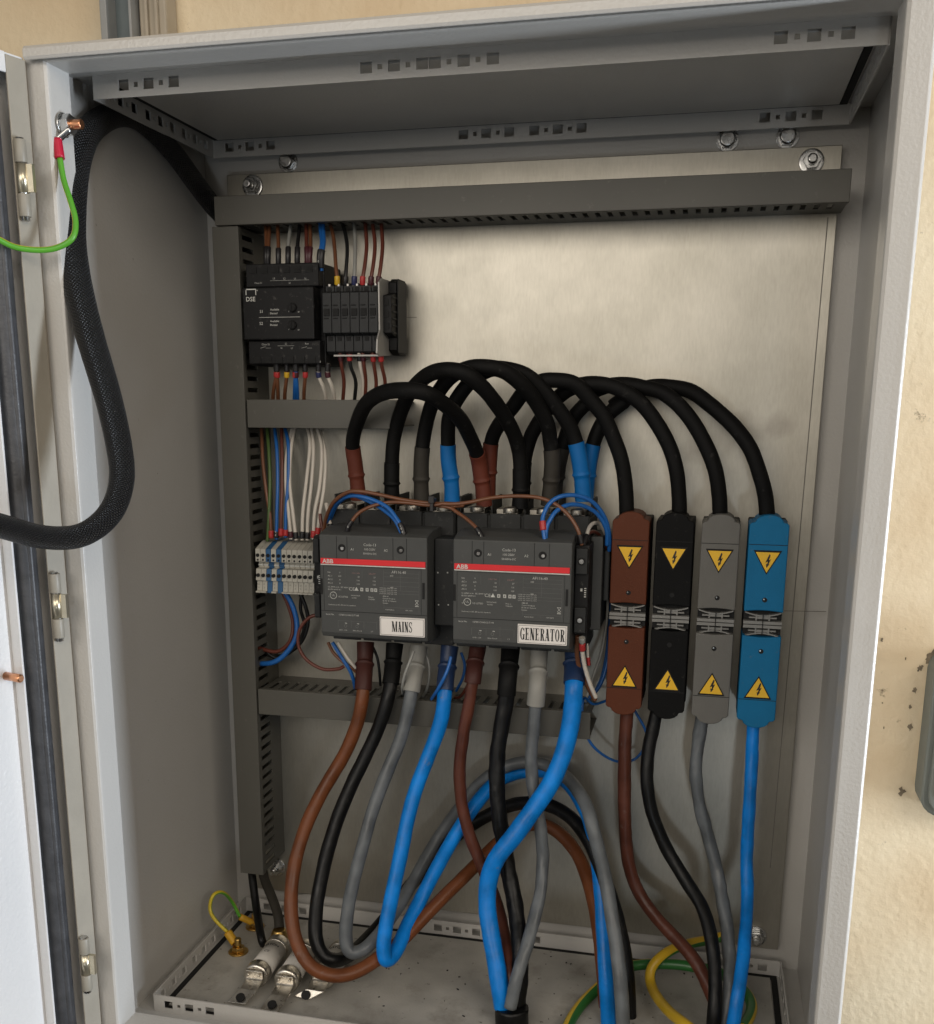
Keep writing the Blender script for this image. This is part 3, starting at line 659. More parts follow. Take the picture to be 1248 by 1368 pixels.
def contactor(x0, wF, bx0, bx1, label, word, serial, code, rot=0):
    zt, zb = .4328, .3440; YF = .150
    h = zt-zb; u = lambda k: x0+wF*k; v = lambda k: zt-h*k
    o = empty('contactor', ((bx0+bx1)/2, YP, zb-.015), label, 'contactor', 'pair of dark grey power contactors')
    # base body with terminal shrouds
    ZB0, ZB1 = .3290, .4500
    box('base_body', bx0, bx1, .200, YP-.0005, ZB0, ZB1-.001, M['mid_plastic'], o, .0012)
    pw = (bx1-bx0)/4
    for k in range(4):
        a, b = bx0+pw*k+.0012, bx0+pw*(k+1)-.0012
        box('terminal_shroud', a, b, .1975, .1998, ZB1-.026, ZB1+.0005, M['mid_plastic'], o, .0008)
        box('terminal_shroud', a, b, .1975, .1998, ZB0-.001, ZB0+.020, M['mid_plastic'], o, .0008)
    for k in range(5):     # partition walls between the phases, top and bottom
        a = bx0+pw*k+(.0008 if k == 0 else -.0008 if k == 4 else 0)
        box('phase_barrier', a-.0007, a+.0007, .212, .256, ZB1-.0005, ZB1+.013, M['mid_plastic'], o, .0003)
    for k in range(4):
        a = bx0+pw*(k+.5)
        bm = bmesh.new(); bx(bm, a-.0095, a+.0095, .205, .235, ZB1-.0005, ZB1+.004); 
        lathe(bm, (a+.003, .204, ZB1+.001), (0,0,1), [(0,.0065),(.0045,.0060),(.0058,.003)], 14)
        from_bm('terminal_clamp', bm, M['dull_tin'], o, bevel=.0004)
    for k in (1, 3) if rot == 0 else (0, 2):
        pass
    for xk in ((.12, .62) if rot == 0 else (.27, .86)):
        a = bx0+(bx1-bx0)*(xk if rot == 0 else xk-.05)
        bm = bmesh.new(); lathe(bm, (a, .1990, ZB1-.0155), (0,-1,0), [(0,.0040),(.0016,.0040)], 16); rg = from_bm('screw_recess', bm, M['hole'], o)
        bm = bmesh.new(); lathe(bm, (a, .1972, ZB1-.0155), (0,-1,0), [(0,.0025),(.0010,.0022)], 12); bx(bm, a-.0016, a+.0016, .1957, .1960, ZB1-.0159, ZB1-.0151)
        from_bm('terminal_screw', bm, M['steel'], rg)
    # front block
    bm = bmesh.new()
    prism(bm, [(YF, zb+.0015), (YF, zt), (.1565, zt+.0022), (.172, zt+.0050), (.1995, zt+.0050), (.1995, zb-.006), (.165, zb-.006), (.158, zb-.0035), (YF+.002, zb-.0028)], 'x', x0, x0+wF)
    fixn(bm); fb = from_bm('front_block', bm, M['dark_plastic'], o, bevel=.0010)
    # seams
    bm = bmesh.new(); yy = YF-.00015
    for k in (.163, .262, .688, .812): bx(bm, u(k)-.00018, u(k)+.00018, yy-.0001, YF+.0003, v(.235), v(.01))
    bx(bm, u(.0), u(1), yy-.0001, YF+.0003, v(.765)-.0002, v(.765)+.0002)
    bx(bm, u(.035)-.00015, u(.035)+.00015, yy, YF+.0003, v(.76), v(.31)); bx(bm, u(.945)-.00015, u(.945)+.00015, yy, YF+.0003, v(.76), v(.31))
    bx(bm, u(.035), u(.945), yy, YF+.0003, v(.312)-.0001, v(.312)+.0001)
    from_bm('seam', bm, M['hole'], fb)
    for k in (.213, .757):
        bm = bmesh.new(); lathe(bm, (u(k), YF-.0001, v(.125)), (0,-1,0), [(0,.0034),(.0003,.0034)], 18)
        q = from_bm('screw_recess', bm, M['hole'], fb)
        bm = bmesh.new(); lathe(bm, (u(k)+.0004, YF-.0004, v(.125)-.0004), (0,-1,0), [(0,.0017),(.0005,.0014)], 10); from_bm('screw', bm, M['steel'], q)
    for k in (.0125, .965):
        box('latch_slot', u(k)-.0009, u(k)+.0011, YF-.0006, YF+.001, v(.60), v(.44), M['hole'], fb, 0)
    # red stripe
    st = box('red_stripe', u(.012), u(.985), YF-.0009, YF+.0005, v(.288), v(.232), M['red'], fb, .0002)
    box('white_line', u(.012), u(.985), YF-.0007, YF+.0005, v(.300), v(.291), M['white_print'], fb, 0)
    bm = bmesh.new(); put_text(bm, 'ABB', u(.030), YF-.0012, v(.260), .0052, 'L', 1.08, .018); from_bm('logo', bm, M['white_print'], st)
    # printing
    bm = bmesh.new(); y = YF-.0003
    T = lambda s, uu, vv, sz=.0021, al='L', xs=1., mi=0: put_text(bm, s, u(uu), y, v(vv), sz, al, xs, 0, mi)
    T('A1', .295, .135, .0030); T('A2', .605, .135, .0030)
    T(code[0], .475, .085, .0033, 'C'); T(code[1], .475, .130, .0027, 'C'); T(code[2], .475, .172, .0024, 'C')
    T('AF116-40', .74, .345, .0033, 'C')
    rows = [('Uin', 'V', '110 / 160', '220-277', '690'), ('AC-1', 'kW', '30', '37', ''), ('AC-2', 'A', '116', '116', ''), ('AC-3', 'A', '110', '100', '')]
    for i, rw in enumerate(rows):
        vv = .372+.036*i
        T(rw[0], .075, vv, .0020); T(rw[1], .190, vv, .0019, 'C')
        T(rw[2], .375, vv, .0019, 'R', 1, 1 if i == 0 else 0); T(rw[3], .525, vv, .0019, 'R', 1, 1 if i == 0 else 0)
    T('600', .675, .382, .0019, 'C'); T('480', .675, .500, .0019, 'C')
    T('UL 60947-4-1A   IEC 60947-4-1', .075, .520, .0017); T('IEC/EN 60947-4-1', .075, .545, .0017)
    T('CE', .275, .532, .0042, 'L', 1.1)
    # marks row
    for i, uu in enumerate((.345, .395, .445, .49, .525)):
        if i == 0:
            a = (u(uu), v(.548)); f = bm.faces.new([bm.verts.new(p) for p in ((a[0]-.0020,y,a[1]),(a[0]+.0020,y,a[1]),(a[0],y,a[1]+.0034))]); f.material_index = 0
        else:
            quadz(bm, u(uu)-.0013, u(uu)+.0013, v(.550), v(.516), y)
            quadz(bm, u(uu)-.0006, u(uu)+.0006, v(.542), v(.524), y-.0001, 2)
    for i in range(4): T('LISTED IND. CONT. EQ. 1UM5', .560, .508+.019*i, .0012)
    # circled UL style mark
    n = 22
    for k in range(n):
        a0, a1 = 2*math.pi*k/n, 2*math.pi*(k+1)/n; cx_, cz_ = u(.125), v(.605)
        bm.faces.new([bm.verts.new((cx_+r*math.cos(a), y, cz_+r*math.sin(a))) for r, a in ((.0028,a0),(.0028,a1),(.0033,a1),(.0033,a0))])
    T('UL', .125, .603, .0026, 'C'); T('US LISTED', .170, .615, .0021); T('c', .078, .615, .0024)
    T('WITHSTAND', .290, .598, .0015); T('RATED', .300, .622, .0015); T('Made in', .455, .605, .0015); T('SWEDEN', .455, .628, .0015)
    T('ABB AB', .590, .590, .0016); T('Control Products', .590, .612, .0016); T('SE-721 61 Västerås', .590, .635, .0016); T('Sweden', .590, .658, .0016)
    T('Conforms to IEC, EN and UL standards', .075, .700, .0016); T('4 pole block', .615, .722, .0016); T('1SFC 2015', .80, .722, .0015)
    # crossed bin mark
    cx_, cz_ = u(.905), v(.640)
    for (a, b) in (((-.0015,-.0018),(.0015,.0018)), ((-.0015,.0018),(.0015,-.0018)), ((-.0017,.0019),(.0017,.0019)), ((-.0012,-.0022),(.0012,-.0022))):
        d = Vector((b[0]-a[0], 0, b[1]-a[1])).normalized(); nn = Vector((-d.z, 0, d.x))*.00018; a3, b3 = Vector((cx_+a[0], y, cz_+a[1])), Vector((cx_+b[0], y, cz_+b[1]))
        bm.faces.new([bm.verts.new(p) for p in (a3-nn, b3-nn, b3+nn, a3+nn)])
    quadz(bm, cx_-.0016, cx_+.0016, cz_-.0036, cz_-.0030, y)
    # table rules
    for vv in (.355, .395, .440, .485, .530, .56): quadz(bm, u(.60), u(.925), v(vv)-.00006, v(vv)+.00006, y, 2)
    for uu, v0_, v1_ in ((.60,.33,.72), (.755,.33,.53), (.925,.33,.735), (.24,.34,.43), (.40,.34,.43)): quadz(bm, u(uu)-.00006, u(uu)+.00006, v(v1_), v(v0_), y, 2)
    quadz(bm, u(.60), u(.925), v(.70)-.00006, v(.70)+.00006, y, 2)
    # lower zone
    T('Serial No.', .050, .800, .0020); T(serial, .175, .800, .0021)
    for uu in (.24, .355): T('▬', uu, .885, .001); quadz(bm, u(uu)-.0010, u(uu)+.0010, v(.886), v(.880), y)
    for uu, s in ((.175, 'kA/4 - 1,5A'), (.305, '8Nm 70 in·lb'), (.475, '2 T')): T(s, uu, .955, .0016)
    for uu in (.165, .290, .41, .53): quadz(bm, u(uu)-.00008, u(uu)+.00008, v(.93), v(.86), y, 2)
    quadz(bm, u(.165), u(.53), v(.86)-.00006, v(.86)+.00006, y, 2)
    for uu in (.235, .345):
        for k in range(12):
            a0, a1 = 2*math.pi*k/12, 2*math.pi*(k+1)/12
            f = bm.faces.new([bm.verts.new((u(uu)+r*math.cos(a), y, v(.912)+r*math.sin(a))) for r, a in ((.0011,a0),(.0011,a1),(.0014,a1),(.0014,a0))]); f.material_index = 2
    from_bm('printing', bm, [M['grey_print'], M['pink_print'], mat('faint_rule', (.16,.16,.155), .6)], fb)
    # word label
    la, lb, lc, ld_ = u(.562), u(.978), v(.985), v(.795)
    lp = box('name_label', la, lb, YF-.0012, YF+.0005, lc, ld_, M['label_white'], fb, .0003)
    bm = bmesh.new(); y = YF-.0014; e = .0009; q = .00025
    for r_ in ((la+e, lb-e, lc+e, lc+e+q), (la+e, lb-e, ld_-e-q, ld_-e), (la+e, la+e+q, lc+e, ld_-e), (lb-e-q, lb-e, lc+e, ld_-e)): quadz(bm, *r_, y)
    if word == 'MAINS': serif_word(bm, word, la+(lb-la)*.27, la+(lb-la)*.73, lc+.0040, ld_-.0036, y)
    else: serif_word(bm, word, la+.0022, lb-.0020, lc+.0034, ld_-.0030, y)
    from_bm('lettering', bm, M['label_ink'], lp)
    return o
cm = contactor(.1555, .0985, .1480, .2672, 'dark grey contactor on the left, white label reading MAINS', 'MAINS', '1SFB01CH40121T188', ('Code-13', '100-250V', '50/60Hz-DC'))
cg = contactor(.2770, .1020, .2678, .3880, 'dark grey contactor on the right, white label reading GENERATOR', 'GENERATOR', '1SFB01CH40121T193', ('Code-13', '100-250V', '50/60Hz-DC'), 1)
# auxiliary contact blocks clipped on the contactor sides
def aux(parent, x0, x1, y0, y1, z0, z1, screws=True):
    b = box('auxiliary_block', x0, x1, y0, y1, z0, z1, M['black_plastic'], parent, .0008)
    zc = (z0+z1)/2
    for s in (1, -1):
        box('terminal_step', x0+.0012, x1-.0010, y0-.005, y0+.0003, zc+s*(z1-z0)*.33-.011, zc+s*(z1-z0)*.33+.011, M['mid_plastic'], b, .0006)
        if screws:
            bm = bmesh.new(); c = ((x0+x1)/2, y0-.0051, zc+s*(z1-z0)*.33)
            lathe(bm, c, (0,-1,0), [(0,.0034),(.0004,.0034)], 16); from_bm('screw_recess', bm, M['hole'], b)
            bm = bmesh.new(); lathe(bm, (c[0], c[1]-.0005, c[2]), (0,-1,0), [(0,.0022),(.0007,.0020)], 12)
            from_bm('screw', bm, M['steel'], b)
    bm = bmesh.new(); quadz(bm, (x0+x1)/2-.0008, (x0+x1)/2+.0010, zc-.001, zc+.0015, y0-.0004)
    for k in range(5): quadz(bm, x1-.0035, x1-.0018, zc-.006+k*.0018, zc-.0052+k*.0018, y0-.0004)
    from_bm('printing', bm, M['grey_print'], b)
    return b
aux(cg, .3795, .3915, .168, .1995, .3520, .4290)
box('side_housing', .3882, .3990, .206, YP-.0005, .348, .432, M['dark_plastic'], cg, .001)
box('side_housing_cap', .3992, .4040, .222, YP-.0005, .372, .418, M['dark_plastic'], cg, .001)
aux(cm, .1400, .1476, .176, .2100, .352, .428, False)
b = box('interlock_block', .2548, .2762, .172, .1994, .352, .430, M['mid_plastic'], cm, .001)
bm = bmesh.new()
for px, py in ((585,765),(598,765),(586,808),(599,808)):
    c = A(px, py, .1717); quadz(bm, c.x-.0006, c.x+.0006, c.z-.0006, c.z+.0006, .1717)
from_bm('printing', bm, M['grey_print'], b)

# ================================================================== DIN rails (mostly hidden)
def din(label, x0, x1, z):
    bm = bmesh.new(); bx(bm, x0, x1, .2535, YP-.0004, z-.0175, z+.0175); bx(bm, x0, x1, .2525, .2534, z-.0175, z-.012); bx(bm, x0, x1, .2525, .2534, z+.012, z+.0175)
    o = from_bm('mounting_rail', bm, M['steel']); tag(o, label, 'mounting rail'); return o
din('steel mounting rail showing behind the black controller and dark terminals', .071, .2045, .6235)
din('steel mounting rail behind the cream and blue terminals', .071, .1385, .394)


# ================================================================== controller
x0, x1 = .0728, .1445; yf = .190
ct = empty('relay_controller', ((x0+x1)/2, YP, .580), 'black control module with DSE logo and two small dials, top left under the duct', 'controller')
box('housing', x0, x1, .208, .2520, .5785, .6660, M['black_plastic'], ct, .0012)
fp = box('front_panel', x0+.0005, x1-.004, yf, .2078, .6005, .6450, M['black_plastic'], ct, .0010)
ut = box('upper_terminal_strip', x0+.002, x1-.001, .1955, .2079, .6456, .6655, M['black_plastic'], ct, .0010)
lt_ = box('lower_terminal_strip', x0+.002, x1-.001, .1955, .2079, .5795, .6000, M['black_plastic'], ct, .0010)
bm = bmesh.new(); y = yf-.0003
def TC(s, px, py, sz, al='L', yy=None, xs=1, bold=0):
    yy = y if yy is None else yy
    c = A(px, py, yy); put_text(bm, s, c.x, yy, c.z, sz, al, xs, bold)
TC('DSE', 335, 399.5, .0054, 'C', bold=.008)
for (a, b, c, d) in ((328,386,341,387),(328,386,329,394),(341,386,342,394)):
    p, q = A(a, b, y), A(c, d, y); quadz(bm, min(p.x,q.x), max(p.x,q.x)+.0002, min(p.z,q.z)-.0001, max(p.z,q.z), y)
TC('®', 343.5, 388, .0018, 'C')
TC('S1', 349, 416, .0036, 'C'); TC('S2', 349, 432, .0036, 'C')
for s, py in (('Available', 413.5), ('Elected', 418.5), ('Available', 429), ('Elected', 434)): TC(s, 361, py, .0024, 'L')
p, q = A(346, 424, y), A(401, 424, y); quadz(bm, p.x, q.x, p.z-.0002, p.z+.0001, y)
for py in (405, 428): TC('30', 391, py-.5+2, .0016, 'C')
for py in (417, 441): TC('60', 399, py-.5, .0016, 'C'); TC('0', 386, py-1, .0014, 'C')
fo = from_bm('printing', bm, M['white_print'], fp)
bm = bmesh.new(); y2 = .1952
for s, px in (('L3', 366), ('L2', 380), ('L1', 394), ('N', 408)): TC(s, px, 372, .0022, 'C', y2)
p, q = A(361, 375, y2), A(413, 375, y2); quadz(bm, p.x, q.x, p.z-.0001, p.z+.0001, y2)
TC('S1', 387, 378, .0022, 'C', y2); TC('Close S1', 345, 378, .0021, 'C', y2)
for s, px, py in (('Close S2', 355, 460), ('S2', 382, 459), ('N', 376, 465), ('L1', 390, 465), ('Run', 410, 459)): TC(s, px, py, .0022, 'C', y2)
p, q = A(371, 462, y2), A(393, 462, y2); quadz(bm, p.x, q.x, p.z-.0001, p.z+.0001, y2)
for px0, px1 in ((348, 362), (403, 417)):
    p, q = A(px0, 465, y2), A(px1, 463, y2); dd_ = (q-p)*.5; nn = Vector((0,0,.00012))
    bm.faces.new([bm.verts.new(v_) for v_ in (p-nn, p+dd_-nn+Vector((0,0,.0006)), p+dd_+nn+Vector((0,0,.0006)), p+nn)]); quadz(bm, (p+dd_).x, q.x, p.z-.0001, p.z+.0001, y2)
for k, s in enumerate('123456'): TC(s, 360+k*13.6, 483, .0022, 'C', y2)
from_bm('printing', bm, M['grey_print'], lt_)
for py in (411, 434.5):
    c = A(391, py, yf); bm = bmesh.new(); lathe(bm, (c.x, yf, c.z), (0,-1,0), [(0,.0042),(.0012,.0040),(.0030,.0034),(.0034,.0028)], 18)
    bx(bm, c.x-.0004, c.x+.0004, yf-.0042, yf-.0033, c.z-.0026, c.z+.0026); from_bm('dial', bm, M['hole'], fp)
for k in range(6):
    for z_, dx, par in ((.6605, 0, ut), (.5835, .0012, lt_)):
        cx_ = x0+.0095+k*.0105+dx
        bm = bmesh.new(); bx(bm, cx_-.0032, cx_+.0032, .1948, .1960, z_-.0030, z_+.0024); bx(bm, cx_-.0003, cx_+.0020, .1944, .1949, z_-.0012, z_+.0002)
        from_bm('screw_hole', bm, M['hole'], par)

# ================================================================== six dark fused terminals
GT = 'dark terminals right of the controller'
xs0 = A(431, 430, .196).x; pitch = (A(505, 430, .196).x-xs0)/6
names6 = ['leftmost of the six dark slim terminals, touching the black controller', 'second dark slim terminal from the controller', 'third dark slim terminal from the controller', 'fourth dark slim terminal from the controller', 'fifth dark slim terminal, next but one to the silver end strip', 'rightmost of the six dark terminals, against the silver end strip']
for k in range(6):
    a = xs0+k*pitch; b = a+pitch-.00035; cxm = (a+b)/2
    o = empty('slim_terminal', (cxm, YP, .590), names6[k], 'terminal', GT)
    bm = bmesh.new()
    prism(bm, [(.2520,.5900),(.2520,.6490),(.2120,.6490),(.2050,.6465),(.2050,.6415),(.1965,.6400),(.1960,.6060),(.2050,.6040),(.2050,.5905),(.2100,.5880)], 'x', a, b)
    fixn(bm); from_bm('terminal_body', bm, M['relay_plastic'], o, bevel=.0005)
    box('test_slot', cxm-.0026, cxm+.0024, .1950, .1975, .6205, .6265, M['hole'], o, 0)
    for z_, y_ in ((.6435, .2042), (.6015, .2042)):
        box('wire_entry', cxm-.0020, cxm+.0016, y_, y_+.0015, z_-.0018, z_+.0016, M['hole'], o, 0)
    box('notch', cxm-.0026, cxm+.0014, .1953, .1975, .6290, .6298, M['hole'], o, 0); box('notch', cxm-.0026, cxm+.0014, .1953, .1975, .6180, .6188, M['hole'], o, 0)
    box('marker_tag', cxm-.0010, cxm+.0006, .2046, .2062, .6462, .6480, M['label_white'], o, 0)
xe = xs0+6*pitch
bm = bmesh.new()
prism(bm, [(.250,.589),(.250,.652),(.204,.652),(.196,.648),(.197,.608),(.190,.600),(.188,.588),(.196,.586)], 'x', xe+.0003, xe+.0016)
bx(bm, xe-.044, xe+.0003, .203, .2085, .5862, .5876)
fixn(bm); tag(from_bm('end_plate', bm, mat('dull_silver', (.34,.33,.31), .45, .3)), 'silver grey end strip between the dark terminals and the black end clamp', 'end plate')
o = empty('end_clamp', (xe+.009, YP, .590), 'black open-sided end clamp at the right end of the dark terminals', 'end clamp')
bm = bmesh.new()
prism(bm, [(.2520,.588),(.2520,.654),(.232,.654),(.222,.650),(.222,.641),(.206,.638),(.206,.606),(.222,.603),(.222,.592),(.232,.588)], 'x', xe+.0018, xe+.0092)
fixn(bm); from_bm('clamp_body', bm, M['black_plastic'], o, bevel=.0006)
for z_ in (.632, .622, .612): box('clamp_recess', xe+.0035, xe+.0070, .2052, .2070, z_-.0026, z_+.0026, M['hole'], o, 0)
for k in range(6): box('clamp_rib', xe+.0092, xe+.0100, .210, .246, .606+.006*k, .6072+.006*k, M['relay_plastic'], o, 0)
box('clamp_side', xe+.0101, xe+.0108, .222, .250, .590, .652, M['relay_plastic'], o, .0004)

# ================================================================== cream and blue terminals
GT2 = 'cream and blue rail terminals left of the MAINS contactor'
xa = A(341.5, 745, .198).x; xb = A(418.5, 750, .198).x; pt = (xb-xa)/11
lab11 = {0: 'leftmost cream terminal beside the vertical duct', 1: 'second cream terminal, touching the first blue one', 2: 'first blue terminal, third from the vertical duct',
 3: 'lone cream terminal between the two blue ones', 4: 'second blue terminal, fifth from the vertical duct', 5: 'cream terminal just right of the second blue one', 6: 'second cream terminal right of the blue ones',
 7: 'third cream terminal right of the blue ones', 8: 'fourth cream terminal right of the blue ones', 9: 'cream terminal next but one to the MAINS contactor', 10: 'rightmost cream terminal, nearest the MAINS contactor'}
zt_ = A(342, 733, .198).z
for k in range(11):
    a = xa+k*pt; b = a+pt-.00030; c = (a+b)/2; blue = k in (2, 4); mm = M['term_b'] if blue else M['term_w']
    o = empty('rail_terminal', (c, YP, zt_-.042), lab11[k], 'terminal', GT2)
    bm = bmesh.new(); z = zt_
    prism(bm, [(.2520,z+.006),(.2150,z+.0055),(.1980,z),(.1975,z-.0120),(.2050,z-.0130),(.2050,z-.0185),(.1985,z-.0190),(.1965,z-.0300),(.2000,z-.0305),(.1985,z-.0420),(.2520,z-.0420)], 'x', a, b)
    fixn(bm); from_bm('terminal_body', bm, mm, o, bevel=.0003)
    for z_, r in ((z-.0060, .0017), (z-.0250, .0017), (z-.0103, .0009)):
        bm = bmesh.new(); lathe(bm, (c, .1978, z_), (0,-1,0), [(0,r),(.0010 if z_ > z-.02 else .0022,r)], 12); from_bm('wire_hole', bm, M['hole'], o)
    box('cross_bar', a+.0003, b, .2035, .2052, z-.0166, z-.0154, M['white_print'] if not blue else M['term_b'], o, 0)
    if not blue:
        bm = bmesh.new(); put_text(bm, ('L1','L2','','N','','13','14','23','24','31','32')[k], c, .1977, z-.0335, .0022, 'C'); put_text(bm, str(k+1), c, .1977, z-.0368, .0022, 'C')
        from_bm('printing', bm, mat('faded_ink', (.16,.15,.13), .6), o)
        box('foot_lip', a, b, .1955, .1992, z-.0416, z-.0402, M['term_w'], o, 0)
o = box('end_clamp', xb+.0002, xb+.0045, .200, .2520, zt_-.040, zt_+.004, M['black_plastic'], None, .0006)
tag(o, 'small black end clamp between the cream terminals and the MAINS contactor', 'end clamp')

# ================================================================== four coloured cable connectors
def bolt_poly(s):
    P = [(.10,.50),(.17,.40),(.03,.02),(.22,.14),(.06,-.26),(.13,-.22),(-.06,-.50),(-.11,-.18),(-.03,-.24),(.06,-.02),(-.15,-.12),(.04,.36)]
    return [(a*s, b*s) for a, b in P]
def connector(pxs, col, label):
    XL = (A(pxs[0], pxs[4], .2).x + A(pxs[2], pxs[5], .2).x)/2; XR = (A(pxs[1], pxs[4], .2).x+A(pxs[3], pxs[5], .2).x)/2
    cx_ = (XL+XR)/2; hw = (XR-XL)/2; Z1 = A((pxs[0]+pxs[1])/2, pxs[6], .2).z; Z0 = A((pxs[2]+pxs[3])/2, pxs[7], .2).z
    Hh = Z1-Z0; k = Hh/.178
    o = empty('cable_connector', (cx_, YP, Z0), label, 'cable connector', 'four insulated cable connectors right of the contactors')
    yf = .2000
    box('base_housing', cx_-hw+.0008, cx_+hw+.0006, .232, YP-.0005, Z0+.008, Z1-.008, M['con_blk'], o, .001)
    for up in (True, False):
        def zz(d): return (Z1-d*k) if up else (Z0+d*k)
        # outline from dome to inner end (x, z)
        dome = .0112
        pts = [(-hw, zz(.0790)), (-hw, zz(.0085)), (-hw+.0012, zz(.0066)), (-dome-.0012, zz(.0062))]
        for j in range(9):
            th = math.pi*(1-j/8); pts.append((dome*math.cos(th), zz(.0058-.0058*math.sin(th))))
        pts += [(dome+.0012, zz(.0062)), (hw-.0012, zz(.0066)), (hw, zz(.0085)), (hw, zz(.0790))]
        for j in range(1, 8): x = hw-2*hw*j/8; pts.append((x, zz(.0790-.0012*math.sin(math.pi*j/8))))
        bm = bmesh.new()
        prism(bm, [(cx_+p[0], p[1]) for p in pts], 'y', yf, .233)
        fixn(bm)
        cv = from_bm('connector_cover', bm, col, o, bevel=.0010, seg=3)
        z_ = zz(.0240 if up else .0245); bm = bmesh.new(); bx(bm, cx_-hw+.0004, cx_+hw-.0004, yf-.0002, yf+.001, z_-.00025, z_+.00025); from_bm('seam', bm, M['hole'], cv)
        z_ = zz(.0690 if up else .0660); bm = bmesh.new(); lathe(bm, (cx_+(.0003), yf+.0005, z_), (0,-1,0), [(0,.0021),(.0007,.0021)], 16); from_bm('cover_hole', bm, M['hole'], cv)
        if col is not M['con_blk']:
            bm = bmesh.new(); lathe(bm, (cx_-.0004, yf-.0003, z_+.0006), (0,-1,0), [(0,.0008),(.0003,.0006)], 8); from_bm('screw', bm, M['steel'], cv)
        # warning sign; the upper one hangs point down
        s = -1 if up else 1; zc = zz(.0375 if up else .0345)
        tri = lambda e: [(cx_-e*.98, zc-s*e*.80), (cx_+e*.98, zc-s*e*.80), (cx_, zc+s*e*.95)]
        bm = bmesh.new(); prism(bm, tri(.0118), 'y', yf-.0004, yf+.0004); fixn(bm); sg = from_bm('warning_sign', bm, M['hole'], cv)
        bm = bmesh.new(); prism(bm, tri(.0099), 'y', yf-.0006, yf-.0003); fixn(bm); yt = from_bm('sign_face', bm, M['yel'], cv)
        bm = bmesh.new(); bp = [(cx_+a+.0004, zc-s*.0006+b) for a, b in bolt_poly(.0120)]
        bm.faces.new([bm.verts.new((a, yf-.0008, b)) for a, b in bp]); bmesh.ops.triangulate(bm, faces=bm.faces[:]); from_bm('lightning_mark', bm, M['label_ink'], cv)
    # clip between the covers
    zc = (Z1-.0900*k)
    box('clip_recess', cx_-hw+.0004, cx_+hw-.0004, .208, .2325, zc-.0112*k, zc+.0110*k, M['hole'], o, 0)
    bm = bmesh.new()
    for s in (-1, 1): bx(bm, cx_-hw+.0002, cx_+hw-.0002, .2015, .2080, zc+s*.0017-.0013, zc+s*.0017+.0013)
    for s in (-1, 1):
        bx(bm, cx_-.0055, cx_+.0055, .2030, .2080, zc+s*.0058-.0011, zc+s*.0058+.0011)
        for q in (-1, 1):
            bx(bm, *sorted((cx_+q*.0048, cx_+q*.0060)), .2025, .2080, *sorted((zc+s*.0034, zc+s*.0088)))
            bx(bm, *sorted((cx_+q*.0060, cx_+q*.0115)), .2035, .2080, zc+s*.0057-.0006, zc+s*.0057+.0006)
        n = 10
        for j in range(n):
            u0, u1 = -1+2*j/n, -1+2*(j+1)/n
            f = lambda u_: .0076+.0030*u_*u_
            v = []
            for yy in (.2022, .2080):
                for uu, dz in ((u0,-.00055),(u1,-.00055),(u1,.00055),(u0,.00055)): v.append(bm.verts.new((cx_+uu*(hw-.0012), yy, zc+s*f(uu)+dz)))
            for fc in ((0,3,2,1),(4,5,6,7),(0,1,5,4),(1,2,6,5),(2,3,7,6),(3,0,4,7)): bm.faces.new([v[i] for i in fc])
    fixn(bm); from_bm('spring_clip', bm, M['clip'], o)
    box('clip_joint', cx_-.0003, cx_+.0004, .2008, .2016, zc-.0085, zc+.0090, M['hole'], o, 0)
    return Vector((cx_, .215, Z1)), Vector((cx_, .215, Z0))
CON = [connector((817,868,810.6,857,690,948,683.6,955.6), M['con_brn'], 'brown insulated connector with two yellow warning triangles, nearest the contactors'),
       connector((878,928,864,914,694,953,685,961), M['con_blk'], 'black insulated connector with two yellow warning triangles'),
       connector((939,990,923,973,697,956,687,967.6), M['con_gry'], 'grey insulated connector with two yellow warning triangles'),
       connector((1001,1054,985,1037,700,963,688,973), M['con_blu'], 'blue insulated connector with two yellow warning triangles, farthest right')]

# ================================================================== thick cables
def zpts(pts, s, ox, oy): return [(x/s+ox, y/s+oy) for x, y in pts]
def cable3(pts, ys):
    """pts: picture-measured centre line, ys: real depth of each point"""
    return [A(p[0], p[1], y) for p, y in zip(pts, ys)]
def lerp_list(knots, n):
    out = []
    for i in range(n):
        t_ = i/(n-1)
        for (a, va), (b, vb) in zip(knots[:-1], knots[1:]):
            if t_ <= b+1e-9:
                f = (t_-a)/(b-a); f = f*f*(3-2*f); out.append(va+(vb-va)*f); break
    return out
def boot_r(r, ring=.55):
    def f(s, tot):
        q = s/tot
        e = r*1.10 if q < ring else r*1.02 + r*.12*(q-ring)/(1-ring)
        return e + r*.16*math.exp(-((q-ring)/.035)**2)
    return f
def path_cut(P, d0, d1):
    """portion of a polyline between distances d0 and d1"""
    out = []; s = 0
    for i, p in enumerate(P):
        if i: s += (p-P[i-1]).length
        if d0-1e-9 <= s <= d1+1e-9: out.append(p)
    return out
def plen(P): return sum((P[i+1]-P[i]).length for i in range(len(P)-1))
